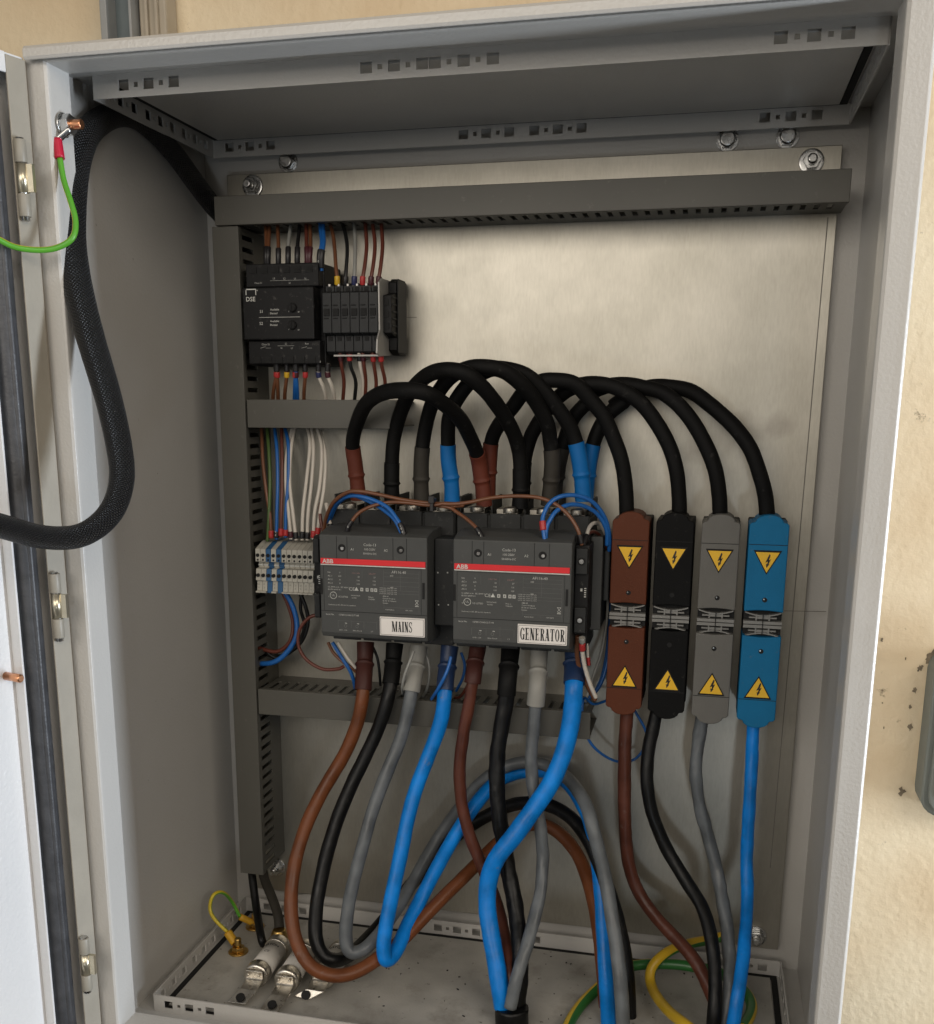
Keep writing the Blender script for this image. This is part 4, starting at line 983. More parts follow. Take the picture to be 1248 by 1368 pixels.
def cable(label, P, r, m_, group, boots=(), wob=.0, seed=0, cat='cable', n=18, trim=(0, 0), twist=0, name='power_cable', flat=1):
    P = smooth_path(spline(P, 10), 6); Lt = plen(P)
    o = empty(name, P[0], label, cat, group)
    bm = bmesh.new(); tube_bm(bm, path_cut(P, trim[0], Lt-trim[1]), r, n=n, wob=wob, seed=seed, twist=twist, flat=flat); fixn(bm)
    from_bm('cable_jacket', bm, m_, o)
    for end, ln, bmt, rb in boots:
        Q = path_cut(P, 0, ln)[::-1] if end == 0 else path_cut(P, Lt-ln, Lt)
        Q = smooth_path(spline(Q, 6), 1)
        bm = bmesh.new(); tube_bm(bm, Q, rb, n=n, rf=boot_r(rb), wob=.02, seed=seed+5); fixn(bm)
        from_bm('end_boot', bm, bmt, o)
    return o
Z6 = (3.12, 440, 470); Z7 = (2.557, 760, 480); ZL = (2.693, 380, 860); ZR = (2.457, 740, 940)
GJ = 'black jumper cables looping over the contactors'
def loop(label, pts, apex, boots, ye=.213, y1=None, seed=0):
    ys = lerp_list([(0, ye), (.15, ye-.004), (.5, apex), (.85, (y1 or ye)-.004), (1, y1 or ye)], len(pts))
    random.seed(seed+40); pts = [(x+random.uniform(-1.3, 1.3)*(2 < i < len(pts)-3), y+random.uniform(-1.3, 1.3)*(2 < i < len(pts)-3)) for i, (x, y) in enumerate(pts)]
    return cable(label, cable3(pts, ys), 0.0065, M['rubber'], GJ, boots, seed=seed, wob=.04)
bA = .031
A1 = zpts([(122,615),(118,560),(108,470),(100,380),(115,290),(160,210),(230,168),(320,160),(400,175),(470,215),(540,280),(590,360),(617,440),(632,510),(642,580),(647,640)], *Z6)
A2 = zpts([(262,620),(260,550),(262,440),(275,330),(310,215),(355,140),(420,90),(500,78),(575,98),(650,160),(710,230),(760,310),(785,400),(797,480),(797,560),(795,650)], *Z6)
A3 = zpts([(385,640),(383,550),(384,450),(392,350),(418,250),(450,180),(505,110),(570,70),(650,62),(730,85),(805,140),(862,210),(905,300),(925,380),(930,460),(922,560),(915,640)], *Z6)
A4 = zpts([(512,640),(510,550),(497,455),(495,370),(502,280),(530,200),(590,120),(670,75),(750,72),(830,105),(905,175),(975,270),(1020,350),(1043,450),(1054,540),(1060,620)], *Z6)
loop('black jumper with brown boots, lowest and frontmost loop, MAINS to GENERATOR', A1, .115, ((0, .050, M['boot_brn'], .0065), (1, .050, M['boot_brn'], .0066)))
loop('black jumper with black boots rising from the second MAINS terminal', A2, .135, ((0, .036, M['boot_blk'], .0065), (1, .036, M['boot_blk'], .0066)), seed=1)
loop('black jumper with grey-brown boots from the third MAINS terminal', A3, .155, ((0, .054, M['boot_olive'], .0065), (1, .050, M['boot_olive'], .0065)), seed=2)
loop('black jumper with blue boots from the fourth MAINS terminal', A4, .174, ((0, .056, M['boot_blu'], .0065), (1, .052, M['boot_blu'], .0066)), seed=3)
B1 = zpts([(660,600),(664,520),(668,450),(680,370),(712,300),(760,230),(815,165),(880,125),(950,116),(1020,135),(1080,190),(1140,270),(1190,370),(1220,460),(1235,560),(1240,690)], *Z6)
B2 = zpts([(805,620),(808,540),(814,450),(840,360),(885,275),(940,205),(1000,155)], *Z6)+zpts([(45,88),(100,82),(165,98),(232,135),(290,200),(340,290),(368,380),(376,460),(378,540)], *Z7)
B3 = zpts([(935,620),(945,540),(960,450),(985,350),(1025,270),(1085,200)], *Z6)+zpts([(70,120),(125,92),(190,83),(255,92),(325,118),(400,185),(460,280),(498,370),(513,450),(517,545)], *Z7)
B4 = zpts([(1068,620),(1076,530),(1087,450),(1112,360),(1160,270),(1235,200)], *Z6)+zpts([(150,160),(215,115),(280,95),(345,95),(415,112),(485,155),(560,225),(618,305),(655,400),(672,470),(678,545)], *Z7)
loop('black cable from the brown GENERATOR boot to the brown connector', B1, .192, ((0, .048, M['boot_brn'], .0064),), .226, .214, seed=4)
loop('black cable from the black GENERATOR boot to the black connector', B2, .208, ((0, .036, M['boot_blk'], .0064),), .232, .216, seed=5)
loop('black cable from the grey-brown GENERATOR boot to the grey connector', B3, .222, ((0, .048, M['boot_olive'], .0064),), .236, .216, seed=6)
loop('black cable arching widest, from the blue GENERATOR boot to the blue connector', B4, .236, ((0, .052, M['boot_blu'], .0064),), .236, .216, seed=7)

GM = 'coloured cables below the MAINS contactor'
def low(label, pts, knots, r, m_, bt, bl, rb, seed, g, wob=.035, flat=1):
    ys = lerp_list(knots, len(pts))
    return cable(label, cable3(pts, ys), r, m_, g, ((0, bl, bt, rb),) if bt else (), wob=wob, seed=seed, flat=flat)
M1 = zpts([(292,-6),(290,60),(286,120),(280,200),(262,290),(215,400),(155,500),(102,600),(62,700),(36,800),(24,900),(27,1000),(50,1090),(100,1165),(180,1195),(260,1180),(340,1130),(430,1060),(520,965),(620,865),(700,785),(770,715),(850,660),(930,650),(1000,690),(1055,760),(1092,850),(1118,950)], *ZL)+[(802,1260),(808,1330),(812,1390)]
M2 = zpts([(397,0),(392,60),(384,130),(370,205),(340,300),(290,410),(240,510),(195,620),(157,740),(130,860),(114,960),(112,1050),(135,1115),(185,1140),(255,1105),(345,1010),(430,900),(520,790),(620,690),(700,635),(790,590),(870,572),(950,580),(1030,625),(1090,700)], *ZL)+[(803,1160),(825,1230),(838,1300),(842,1390)]
M3 = zpts([(484,8),(475,70),(464,130),(452,200),(440,260),(415,350),(370,460),(328,570),(292,690),(255,830),(230,950),(220,1050),(238,1110),(300,1090),(385,985),(460,860),(540,720),(620,605),(700,505),(790,445),(870,425),(950,440),(1025,490),(1080,570)], *ZL)+[(792,1105),(808,1170),(820,1240),(829,1310),(834,1390)]
M4 = zpts([(595,8),(588,70),(580,130),(575,200),(560,290),(520,400),(478,510),(446,620),(420,750),(392,880),(368,1000),(356,1090),(368,1140),(405,1100),(445,1010),(500,900),(560,785),(620,680),(690,575),(765,495),(850,462),(940,458),(1020,500),(1078,590)], *ZL)+[(792,1110),(801,1170),(806,1240),(810,1310),(814,1390)]
# depth profile: down from the terminals, forward to the fold at the floor, back to the arch, forward again
def kn(fold, yfold, arch, yarch, yend): return [(0,.212),(.11,.187),(fold,yfold),(arch,yarch),(1,yend)]
low('brown cable sagging lowest to the left below MAINS, folding back behind the others', M1, kn(.45,.095,.76,.248,.155), .0064, M['brn'], M['boot_dbr'], .048, .0074, 11, GM, .06)
low('black cable second from left below MAINS, folding behind in a low loop', M2, [(0,.212),(.11,.187),(.45,.112),(.58,.215),(.70,.241),(1,.148)], .0066, M['blk'], M['boot_blk'], .040, .0073, 12, GM, .07)
low('grey cable with a light grey boot below MAINS, looping over the arch behind', M3, [(0,.212),(.11,.187),(.44,.120),(.60,.232),(.74,.238),(.86,.165),(1,.108)], .0062, M['gry'], M['boot_gry'], .046, .0074, 13, GM, .07)
low('bright blue cable with a navy boot below MAINS, folded sharply at the bottom', M4, [(0,.212),(.12,.186),(.42,.115),(.58,.190),(.74,.253),(.86,.190),(1,.130)], .0068, M['blu'], M['boot_navy'], .046, .0074, 14, GM, .06)
GG = 'coloured cables below the GENERATOR contactor'
G1 = zpts([(697,8),(688,60),(680,120),(668,200),(648,300),(634,400),(630,500),(642,600),(667,690),(702,780),(740,870),(772,960),(792,1050),(806,1130),(812,1200),(812,1280)], *ZL)
G2 = zpts([(815,8),(810,60),(803,130),(795,220),(776,320),(766,430),(765,530),(776,640),(796,760),(816,870),(836,980),(846,1080),(848,1200),(838,1300)], *ZL)
G3 = zpts([(917,8),(914,80),(910,150),(903,230),(893,330),(889,420),(893,500),(907,580),(922,670),(930,770),(924,880),(900,990),(868,1100),(835,1210),(812,1310)], *ZL)
G4 = zpts([(1046,8),(1045,80),(1042,150),(1036,240),(1012,370),(965,490),(900,590),(828,690),(765,770),(735,850),(730,950),(744,1050),(762,1150),(776,1240),(786,1310)], *ZL)
low('reddish brown cable below GENERATOR, running down to the black sleeve', G1, [(0,.212),(.17,.188),(.6,.185),(1,.115)], .0056, M['brn2'], M['boot_dbr'], .040, .0070, 21, GG, .12)
low('black cable below GENERATOR, running down to the black sleeve', G2, [(0,.212),(.17,.187),(.6,.170),(1,.115)], .0074, M['blk'], M['boot_blk'], .050, .0078, 22, GG, .14)
low('grey cable with a light grey boot below GENERATOR, crossing behind the blue one', G3, [(0,.212),(.17,.188),(.6,.172),(1,.100)], .0057, M['gry'], M['boot_gry'], .058, .0074, 23, GG, .14)
low('thick bright blue cable with a navy boot below GENERATOR, sweeping left in front', G4, [(0,.212),(.17,.183),(.6,.145),(1,.108)], .0082, M['blu'], M['boot_navy'], .040, .0088, 24, GG, .06)
P = [A(684,1345,.110), A(684,1380,.108), A(685,1440,.106)]
o = tube('cable_sleeve', P, .0145, M['blk'], None, wob=.10, n=20); tag(o, 'black sleeve at the bottom edge gathering the four GENERATOR cables', 'cable sleeve')
GC = 'cables leaving the bottom of the four connectors'
R1 = zpts([(240,20),(236,90),(232,180),(232,300),(235,420),(247,530),(282,625),(342,708),(410,780),(468,850),(508,930),(535,1000),(555,1080)], *ZR)
R2 = zpts([(338,20),(325,80),(310,160),(306,250),(322,360),(370,475),(430,575),(488,670),(518,780),(530,900),(528,1000),(522,1090)], *ZR)
R3 = zpts([(488,40),(477,110),(468,180),(466,250),(480,340),(510,450),(540,570),(560,680),(575,800),(577,900),(568,1000),(555,1090)], *ZR)
R4 = zpts([(655,60),(652,130),(650,200),(641,350),(633,500),(636,620),(630,740),(620,850),(604,960),(584,1080)], *ZR)
low('brown cable from the brown connector down to the cabinet floor', R1, [(0,.222),(.4,.215),(1,.150)], .0060, M['brn2'], None, 0, 0, 31, GC, .10)
low('black cable from the black connector down to the cabinet floor', R2, [(0,.222),(.4,.205),(1,.122)], .0060, M['blk'], None, 0, 0, 32, GC, .10)
low('thin wavy grey cable from the grey connector down to the cabinet floor', R3, [(0,.222),(.4,.212),(1,.132)], .0058, M['gry'], None, 0, 0, 33, GC, .22)
low('blue cable hanging almost straight from the blue connector', R4, [(0,.222),(.4,.200),(1,.112)], .0056, M['blu'], None, 0, 0, 34, GC, .09)
# earth cables on the right of the floor
Z5 = (5.2, 840, 1180)
P = cable3(zpts([(660,370),(540,398),(430,418),(300,462),(200,535),(150,620),(160,720),(215,815),(290,900),(385,975),(470,1040)], *Z5), lerp_list([(0,.245),(.5,.190),(1,.085)], 11))
cable('yellow and green earth cable curling round on the cabinet floor at lower right', P, .0048, M['gy'], 'earth cables on the cabinet floor', twist=1.5, name='earth_cable')
P = cable3(zpts([(790,1010),(838,930),(855,850),(820,770),(740,690),(600,610),(440,580),(300,562),(100,565),(-60,600)], *Z5)+[(797,1322),(772,1348),(755,1380),(748,1420)], [.12,.14,.16,.175,.19,.205,.21,.212,.207,.195,.172,.140,.098,.06])
cable('mostly green earth cable passing behind the yellow one and out at the bottom', P, .0050, M['gy2'], 'earth cables on the cabinet floor', twist=.6, name='earth_cable')

# ================================================================== braided hose and earth wire at the left
P = [A(330,330,.250), A(300,292,.246), A(282,272,.240), A(258,240,.222), A(235,208,.195), A(205,175,.163), A(178,156,.133), A(150,154,.101), A(120,173,.066), A(104,205,.044), A(97,250,.030), A(95,320,.020), A(104,385,.010), A(122,455,-.002), A(143,525,-.012), A(158,590,-.020), A(163,640,-.028), A(148,685,-.040), A(110,715,-.055), A(60,718,-.072), A(10,705,-.095), A(-40,690,-.12), A(-110,660,-.15)]
def hose_r(s, tot): return .0088 + .0020*min(1, max(0, s-.17)/.10) - .0024*min(1, max(0, s-tot+.32)/.2)
o = tube('braided_hose', P, .011, M['braid'], None, sub=12, sm=8, n=28, wob=.015, rf=hose_r)
tag(o, 'thick black braided hose looping from the cabinet top left out towards the door', 'cable hose')
o = empty('earth_wire', (sx_+.004, sy_, sz), 'thin green and yellow earth wire from the copper stud across the left frame', 'earth wire')
P = [A(80,211,.004), A(85,240,.001), A(94,268,-.003), A(101,295,-.006), A(97,318,-.011), A(76,331,-.015), A(50,334,-.022), A(20,330,-.032), A(-5,318,-.042), A(-40,300,-.055)]
q = tube('wire_jacket', P, .0021, M['gy3'], o, n=12, twist=1.0, sm=3)
q = tube('lug_sleeve', [A(76,186,.006), A(80,212,.004)], .0036, M['lug_r'], o, n=12)
q = tube('lug', [Vector((sx_+.008,sy_-.004,sz-.004)), A(76,188,.006)], .0026, M['steel'], o, n=8, flat=.6)

# ================================================================== wires
def mk(o, P, d0, d1, r, m_):
    L_ = plen(P); Q = path_cut(P, max(0, L_-d1), L_-d0)
    if len(Q) < 2: return
    bm = bmesh.new(); tube_bm(bm, Q, r, n=10); fixn(bm); from_bm('wire_marker', bm, m_, o)
def wire(label, P, r, m_, group, marks=(), cat='wire', txt=None):
    P = smooth_path(spline([Vector(p) for p in P], 16), 4)
    bm = bmesh.new(); tube_bm(bm, P, r, n=10); fixn(bm)
    o = from_bm('wire', bm, m_); tag(o, label, cat, group)
    # origin at the wire's start
    o.data.transform(Matrix.Translation(-P[0])); o.location = P[0]
    for d0, d1, mm in marks:
        mk(o, P, d0, d1, r*1.5, mm)
    if txt:
        L_ = plen(P)
        for k, ch in enumerate(txt):
            Q = path_cut(P, L_-.004-.0026*k-.0012, L_)[:1]
            if Q:
                bm = bmesh.new(); put_text(bm, ch, Q[0].x, Q[0].y-r*1.62, Q[0].z, .0026, 'C'); from_bm('marker_digit', bm, M['white_print'], o)
    return o
z4 = lambda x, y: (x/4.457+280, y/4.457+280)
def W4(pts, ys): return [A(*z4(*p), y) for p, y in zip(pts, ys)]
GU = 'wires entering the controller and dark terminals from above'
up = [  # x top, x mid, x end, end y, material, marker, text
 (335,338,338,300,'w_brn','mk_blk',0,'first brown wire above the controller, at its left end'),
 (358,352,348,300,'w_brn','mk_blk',0,'brown wire twinned with the first one above the controller'),
 (405,410,410,310,'w_brn','mk_blk',0,'lighter brown wire second in the row above the controller'),
 (485,470,468,300,'w_gry','mk_blk',0,'grey wire above the middle of the controller'),
 (538,525,523,300,'w_blk','mk_blk',0,'black wire right of the grey one above the controller'),
 (575,578,582,300,'w_red','mk_dk',0,'dark brown wire left of the blue wires above the controller'),
 (598,602,596,300,'w_brn','mk_dk',0,'brown wire close to the blue wires above the controller'),
 (658,668,655,320,'w_blu','mk_blk',1,'blue wire with a numbered black marker above the controller'),
 (676,682,668,320,'w_blu','mk_blk',0,'second blue wire bunched beside the numbered one')]
for a, b, c, ye, mm, mk_, tx, lb in up:
    wire(lb, W4([(a,60),(a+(b-a)*.3,120),(b,200),(c,270),(c,ye+45)], (.225,.218,.205,.200,.2015)), .0017, M[mm], GU, ((.002,.018,M[mk_]),), txt='40' if tx else None)
dn_ = [(705,745,760,'w_brn','mk_yel','brown wire with a yellow marker entering the first dark terminal'),
 (780,820,810,'w_blk','mk_blk','black wire entering the second dark terminal'),
 (858,868,862,'w_gry','mk_nvy','grey wire entering the third dark terminal'),
 (925,935,912,'w_red','mk_red','red-brown wire with a red marker entering the fourth dark terminal'),
 (965,985,962,'w_red','mk_dk','red-brown wire entering the fifth dark terminal'),
 (1020,1030,1008,'w_red','mk_dk','rightmost red-brown wire above the dark terminals')]
for a, b, c, mm, mk_, lb in dn_:
    wire(lb, W4([(a,50),(a+(b-a)*.7,140),(b,230),((b+c)/2,340),(c,410),(c,465)], (.235,.225,.215,.208,.2055,.2075)), .0017, M[mm], GU, ((.0025,.010,M[mk_]),))
GL_ = 'wires leaving the controller and dark terminals downward'
for a, b, mm, mk_, lb in ((397,378,'w_brn','mk_red','left of two brown wires sharing a red marker under the controller'),(403,408,'w_brn','mk_red','right of two brown wires sharing a red marker under the controller'),(460,448,'w_brn','mk_yel','brown wire with a yellow marker under the controller'),(510,506,'w_blu','mk_red','left blue wire with a red marker under the controller'),(516,524,'w_blu','mk_dk','right blue wire under the controller'),
   (570,562,'w_brn','mk_red','brown wire with a pinkish red marker under the controller'),(650,690,'w_wht','mk_nvy','left white wire slanting right under the controller'),(705,742,'w_wht','mk_dk','right white wire slanting right under the controller')):
    wire(lb, W4([(b,1170),(b,1110),(a+(b-a)*.6,1050),(a,990),(a,915)], (.225,.216,.208,.204,.2025)), .0017, M[mm], GL_, ((0,.0075,M['mk_blk']), (.0075,.0125,M[mk_])))
for a, b, mm, mk_, lb in ((778,800,'w_red','mk_dk','dark brown wire under the first dark terminal'),(832,870,'w_blk','mk_red','black wire with a red marker under the dark terminals'),(890,915,'w_wht','mk_blk','thin pale wire under the dark terminals'),(912,930,'w_red','mk_dk','brown wire under the middle dark terminals'),
   (972,992,'w_red','mk_red','brown wire with a red marker under the fifth dark terminal'),(1018,1045,'w_red','mk_red','rightmost brown wire with a red marker under the dark terminals')):
    wire(lb, W4([(b-12,1170),(b-4,1110),(b,1020),(a+8,930),(a,850)], (.235,.228,.220,.212,.209)), .0017, M[mm], GL_, ((.001,.008,M[mk_]),))
GW = 'wires entering the cream and blue terminals from above'
z5 = lambda x, y: (x/3.8+320, y/3.8+560)
def W5(pts, ys): return [A(*z5(*p), y) for p, y in zip(pts, ys)]
for pts, mm, mk_, lb in (
   ([(140,40),(150,180),(155,330),(150,480),(142,620)],'w_grn',None,'dull green wire nearest the vertical duct'),
   ([(112,40),(118,200),(135,360),(155,490),(162,610)],'w_brn','mk_red','brown wire with a red marker above the cream terminals'),
   ([(178,40),(190,160),(194,320),(190,480),(188,610)],'w_blu','mk_blk','blue wire with a numbered black marker above the first blue terminal'),
   ([(214,40),(216,200),(216,360),(212,480),(210,600)],'w_red','mk_red','dark red-brown wire between the two blue wires'),
   ([(230,40),(248,130),(248,300),(236,470),(234,600)],'w_blu','mk_red','blue wire with a red marker above the second blue terminal'),
   ([(268,40),(240,180),(236,330),(250,480),(262,610)],'w_wht','mk_dk','white wire crossing right behind the second blue wire'),
   ([(282,40),(262,150),(255,320),(272,480),(288,615)],'w_wht','mk_blk','second white wire spreading right above the terminals'),
   ([(345,40),(358,130),(340,310),(322,470),(318,615)],'w_wht','mk_blk','white wire in the middle pair above the terminals'),
   ([(365,40),(376,150),(366,320),(348,480),(344,615)],'w_wht','mk_blk','white wire right in the middle pair above the terminals'),
   ([(395,40),(418,150),(408,330),(382,470),(374,610)],'w_wht','mk_red','white wire with a red marker beside the contactor'),
   ([(410,60),(436,180),(430,340),(408,480),(396,590)],'w_wht','mk_red','outermost white wire, closest to the MAINS contactor')):
    wire(lb, W5(pts, (.232,.220,.212,.208,.207)), .0017, M[mm], GW, ((.0005,.0085,M[mk_]),) if mk_ else (), txt='00' if lb.startswith('blue wire with a numbered') else None)
# control wires over the contactors
z6 = lambda x, y: (x/5.7+410, y/5.7+640)
z7 = lambda x, y: (x/5.2+590, y/5.2+640)
def WC(pts): return [A(*p[:2], p[2]) for p in pts]
GK = 'control wires draped over the contactors'
c6 = lambda x, y, Y: (*z6(x, y), Y)
c7 = lambda x, y, Y: (*z7(x, y), Y)
wire('long brown control wire arching from left of MAINS to the GENERATOR side block', WC([c6(130,400,.200), c6(145,300,.190), c6(200,180,.176), c6(300,105,.168), c6(400,92,.166), c6(550,118,.168), c6(720,155,.170), c6(900,180,.170), c6(1100,190,.170), c7(200,160,.172), c7(350,130,.172), c7(520,118,.172), c7(680,130,.172), c7(800,180,.170), c7(890,260,.168), c7(950,360,.166), c7(975,460,.166)]), .0017, M['w_brn'], GK, ((.001,.010,M['mk_blk']),))
wire('brown control wire into MAINS coil terminal A1 running to the tie', WC([c6(305,400,.158), c6(330,340,.158), c6(400,255,.162), c6(500,205,.166), c6(620,178,.168), c6(760,180,.168), c6(940,200,.168), c6(1060,185,.170), c6(1190,200,.172), c7(60,190,.173)][::-1]), .0016, M['w_brn'], GK, ((.0,.011,M['mk_blk']),), txt='0')
wire('brown control wire from the tie down into GENERATOR coil terminal A1', WC([c6(720,160,.172), c6(940,195,.172), c6(1080,215,.172), c7(100,225,.170), c7(190,290,.164), c7(250,350,.160), c7(295,425,.157)]), .0016, M['w_brn'], GK, ((.001,.013,M['mk_blk']),), txt='15')
wire('blue control wire in front, bending into MAINS coil terminal A2', WC([c6(150,330,.196), c6(210,200,.182), c6(300,135,.174), c6(400,130,.170), c6(520,165,.168), c6(620,220,.164), c6(690,310,.160), c6(725,370,.158), c6(745,440,.157)]), .0018, M['w_blu'], GK, ((.0015,.013,M['mk_blk']),), txt='001')
wire('blue control wire behind the front one over MAINS', WC([c6(170,320,.200), c6(230,195,.188), c6(330,125,.180), c6(430,150,.176), c6(540,205,.172), c6(630,270,.166), c6(680,325,.162), c6(730,430,.159)]), .0018, M['w_blu'], GK)
wire('blue wire looping from GENERATOR terminal A2 over the top right corner', WC([c7(1165,500,.210), c7(1165,380,.205), c7(1130,260,.198), c7(1050,160,.190), c7(940,115,.182), c7(830,120,.174), c7(750,170,.168), c7(705,260,.162), c7(705,330,.159), c7(720,440,.157)]), .0019, M['w_blu'], GK, ((.010,.018,M['mk_red']),))
wire('lower blue wire looping from GENERATOR terminal A2 to the right side', WC([c7(1150,460,.206), c7(1145,350,.202), c7(1080,240,.196), c7(980,185,.186), c7(880,180,.176), c7(800,220,.168), c7(750,290,.162), c7(728,350,.160), c7(722,435,.1585)]), .0019, M['w_blu'], GK)
o = box('cable_tie', 0,0,0,0,0,0, M['mk_blk'], None, 0) if False else None
c = A(*z6(958,190), .167)
bm = bmesh.new(); bx(bm, c.x-.0016, c.x+.0016, c.y-.0042, c.y+.008, c.z-.0062, c.z+.0048); bx(bm, c.x-.0026, c.x+.0026, c.y-.0055, c.y-.0041, c.z+.001, c.z+.0072)
o = from_bm('cable_tie', bm, M['mk_blk'], bevel=.0006); tag(o, 'black cable tie binding the brown control wires between the contactors', 'cable tie')
# side wires right of GENERATOR (scale 4.889, offset 740,680)
c8 = lambda x, y, Y: (x/4.889+740, y/4.889+680, Y)
GS = 'wires looping down the right side of GENERATOR'
wire('white wire hooking over the top of the GENERATOR side block', WC([c8(350,300,.236), c8(340,180,.226), c8(310,110,.216), c8(270,90,.205), c8(235,115,.190), c8(215,170,.178), c8(190,240,.170)]), .0017, M['w_wht'], GS, ((.0,.011,M['mk_blk']),))
wire('brown wire hooking over beside the white one on the GENERATOR side block', WC([c8(352,420,.236), c8(350,300,.232), c8(320,200,.222), c8(270,150,.210), c8(225,160,.192), c8(198,215,.180), c8(186,260,.172)]), .0017, M['w_red'], GS, ((.0,.008,M['mk_blk']),))
wire('long pale grey wire bowing down the right side of GENERATOR', WC([c8(345,250,.236), c8(352,420,.240), c8(352,620,.240), c8(342,760,.236), c8(310,940,.230), c8(262,1080,.224), c8(205,1260,.220)]), .0014, M['w_gry'], GS)
wire('white wire with a red marker dropping from the GENERATOR side block', WC([c8(275,1232,.190), c8(240,1150,.185), c8(205,1040,.180), c8(188,940,.174), c8(184,840,.168)]), .0019, M['w_wht'], GS, ((0,.006,M['w_gry']), (.006,.014,M['mk_red'])))
wire('brown wire hanging under the GENERATOR side block behind the white one', WC([c8(270,1250,.200), c8(210,1140,.196), c8(165,1030,.192), c8(150,930,.186), c8(155,830,.180)]), .0020, M['w_brn'], GS)
wire('short white stub wire with a red tip by the GENERATOR side', WC([c8(218,880,.205), c8(222,940,.206), c8(228,1020,.207)]), .0012, M['w_wht'], GS, ((0,.008,M['mk_red']),))
wire('blue wire bowing down the far right side of GENERATOR', WC([c8(352,120,.222), c8(372,300,.238), c8(376,600,.248), c8(368,850,.248), c8(340,1040,.244), c8(290,1170,.238), c8(200,1260,.232)]), .0018, M['w_blu'], GS)
wire('second blue wire close to the bowed one beside the brown connector', WC([c8(340,160,.228), c8(362,350,.244), c8(364,620,.252), c8(352,900,.252), c8(318,1090,.248), c8(270,1200,.244)]), .0018, M['w_blu'], GS)
# blue loop below the brown connector
c9 = lambda x, y, Y: (x/3.671+540, y/3.671+840, Y)
wire('thin blue wire loop hanging behind the brown cable below the brown connector', WC([c9(1000,350,.236), c9(930,370,.225), c9(885,340,.212), c9(873,400,.205), c9(885,500,.208), c9(940,590,.215), c9(1040,650,.236), c9(1130,640,.240), c9(1185,570,.240), c9(1185,500,.240), c9(1130,400,.240)]), .0013, M['w_blu'], GS)
# wires beside boots under the contactors (scale 5.2, offset 420,860)
cA = lambda x, y, Y: (x/5.2+420, y/5.2+860, Y)
GB = 'thin wires beside the boots under the contactors'
for lb, pts, r, mm in (
  ('brown wire dropping left of the brown MAINS boot', [cA(95,-10,.215), cA(130,60,.215), cA(190,120,.215), cA(250,160,.215), cA(295,200,.218)], .0016, 'w_brn'),
  ('blue wire dropping left of the brown MAINS boot', [cA(125,-10,.213), cA(150,30,.213), cA(200,110,.213), cA(245,180,.214), cA(272,250,.216), cA(285,310,.222)], .0019, 'w_blu'),
  ('white printed wire dropping left of the brown MAINS boot', [cA(165,-10,.211), cA(195,40,.211), cA(240,110,.211), cA(290,170,.213)], .0017, 'w_wht'),
  ('black wire right of the brown MAINS boot', [cA(405,20,.222), cA(435,90,.222), cA(450,170,.222), cA(460,290,.226)], .0014, 'w_blk'),
  ('pale wire curving left of the grey MAINS boot', [cA(690,50,.188), cA(665,120,.184), cA(630,210,.182), cA(612,290,.186), cA(612,345,.200)], .0014, 'w_gry'),
  ('grey wire curving right of the grey MAINS boot', [cA(770,60,.214), cA(795,140,.214), cA(798,230,.214), cA(780,320,.216), cA(750,380,.226)], .0014, 'w_gry'),
  ('light blue wire in front of the navy MAINS boot', [cA(950,90,.186), cA(930,170,.182), cA(895,250,.180), cA(850,330,.184), cA(815,385,.198)], .0016, 'w_blu'),
  ('blue wire right of the navy MAINS boot', [cA(1020,60,.226), cA(1045,150,.226), cA(1030,240,.226), cA(985,330,.230)], .0014, 'w_blu'),
  ('brown wire curving left of the brown GENERATOR boot', [cA(1085,70,.210), cA(1092,180,.210), cA(1065,290,.214), cA(1010,370,.222), cA(965,372,.230)], .0015, 'w_red')):
    wire(lb, WC(pts), r, M[mm], GB)
# wires under the cream terminals going to the vertical duct (scale 3.8)
GQ = 'wires curving from under the terminals into the vertical duct'
for lb, pts, r, mm in (
  ('blue wire curving from under the terminals into the vertical duct', [(225,870,.215),(262,930,.216),(290,1020,.216),(285,1110,.214),(235,1190,.212),(170,1235,.212),(85,1242,.220)], .0026, 'w_blu'),
  ('brown wire beside the blue one under the terminals', [(215,870,.224),(250,950,.226),(272,1040,.226),(255,1130,.224),(190,1180,.224),(90,1160,.226)], .0020, 'w_red'),
  ('black wire outermost under the terminals', [(300,870,.226),(335,950,.228),(348,1030,.230),(320,1120,.230),(260,1180,.230),(180,1210,.230),(85,1130,.232)], .0020, 'w_blk'),
  ('second black wire under the terminals', [(320,870,.232),(310,960,.234),(330,1050,.236),(295,1140,.236),(220,1200,.236),(90,1190,.238)], .0018, 'w_blk'),
  ('brown wire in a wide loop under the terminals toward the contactor', [(405,990,.205),(350,1010,.204),(305,1070,.203),(300,1150,.203),(340,1220,.203),(420,1268,.205),(500,1268,.210),(530,1255,.214)], .0017, 'w_red')):
    wire(lb, [A(*z5(x, y), Y) for x, y, Y in pts], r, M[mm], GQ)
wire('brown wire standing up at the left end of MAINS', [A(*z5(438,600), .206), A(*z5(418,540), .206), A(*z5(408,480), .208), A(*z5(412,425), .212)], .0017, M['w_red'], GK)
wire('white wire curled at the left end of MAINS', [A(*z6(170,250), .204), A(*z6(148,190), .206), A(*z6(165,270), .200), A(*z6(180,370), .196)], .0018, M['w_wht'], GK, ((0,.004,M['mk_blk']),))

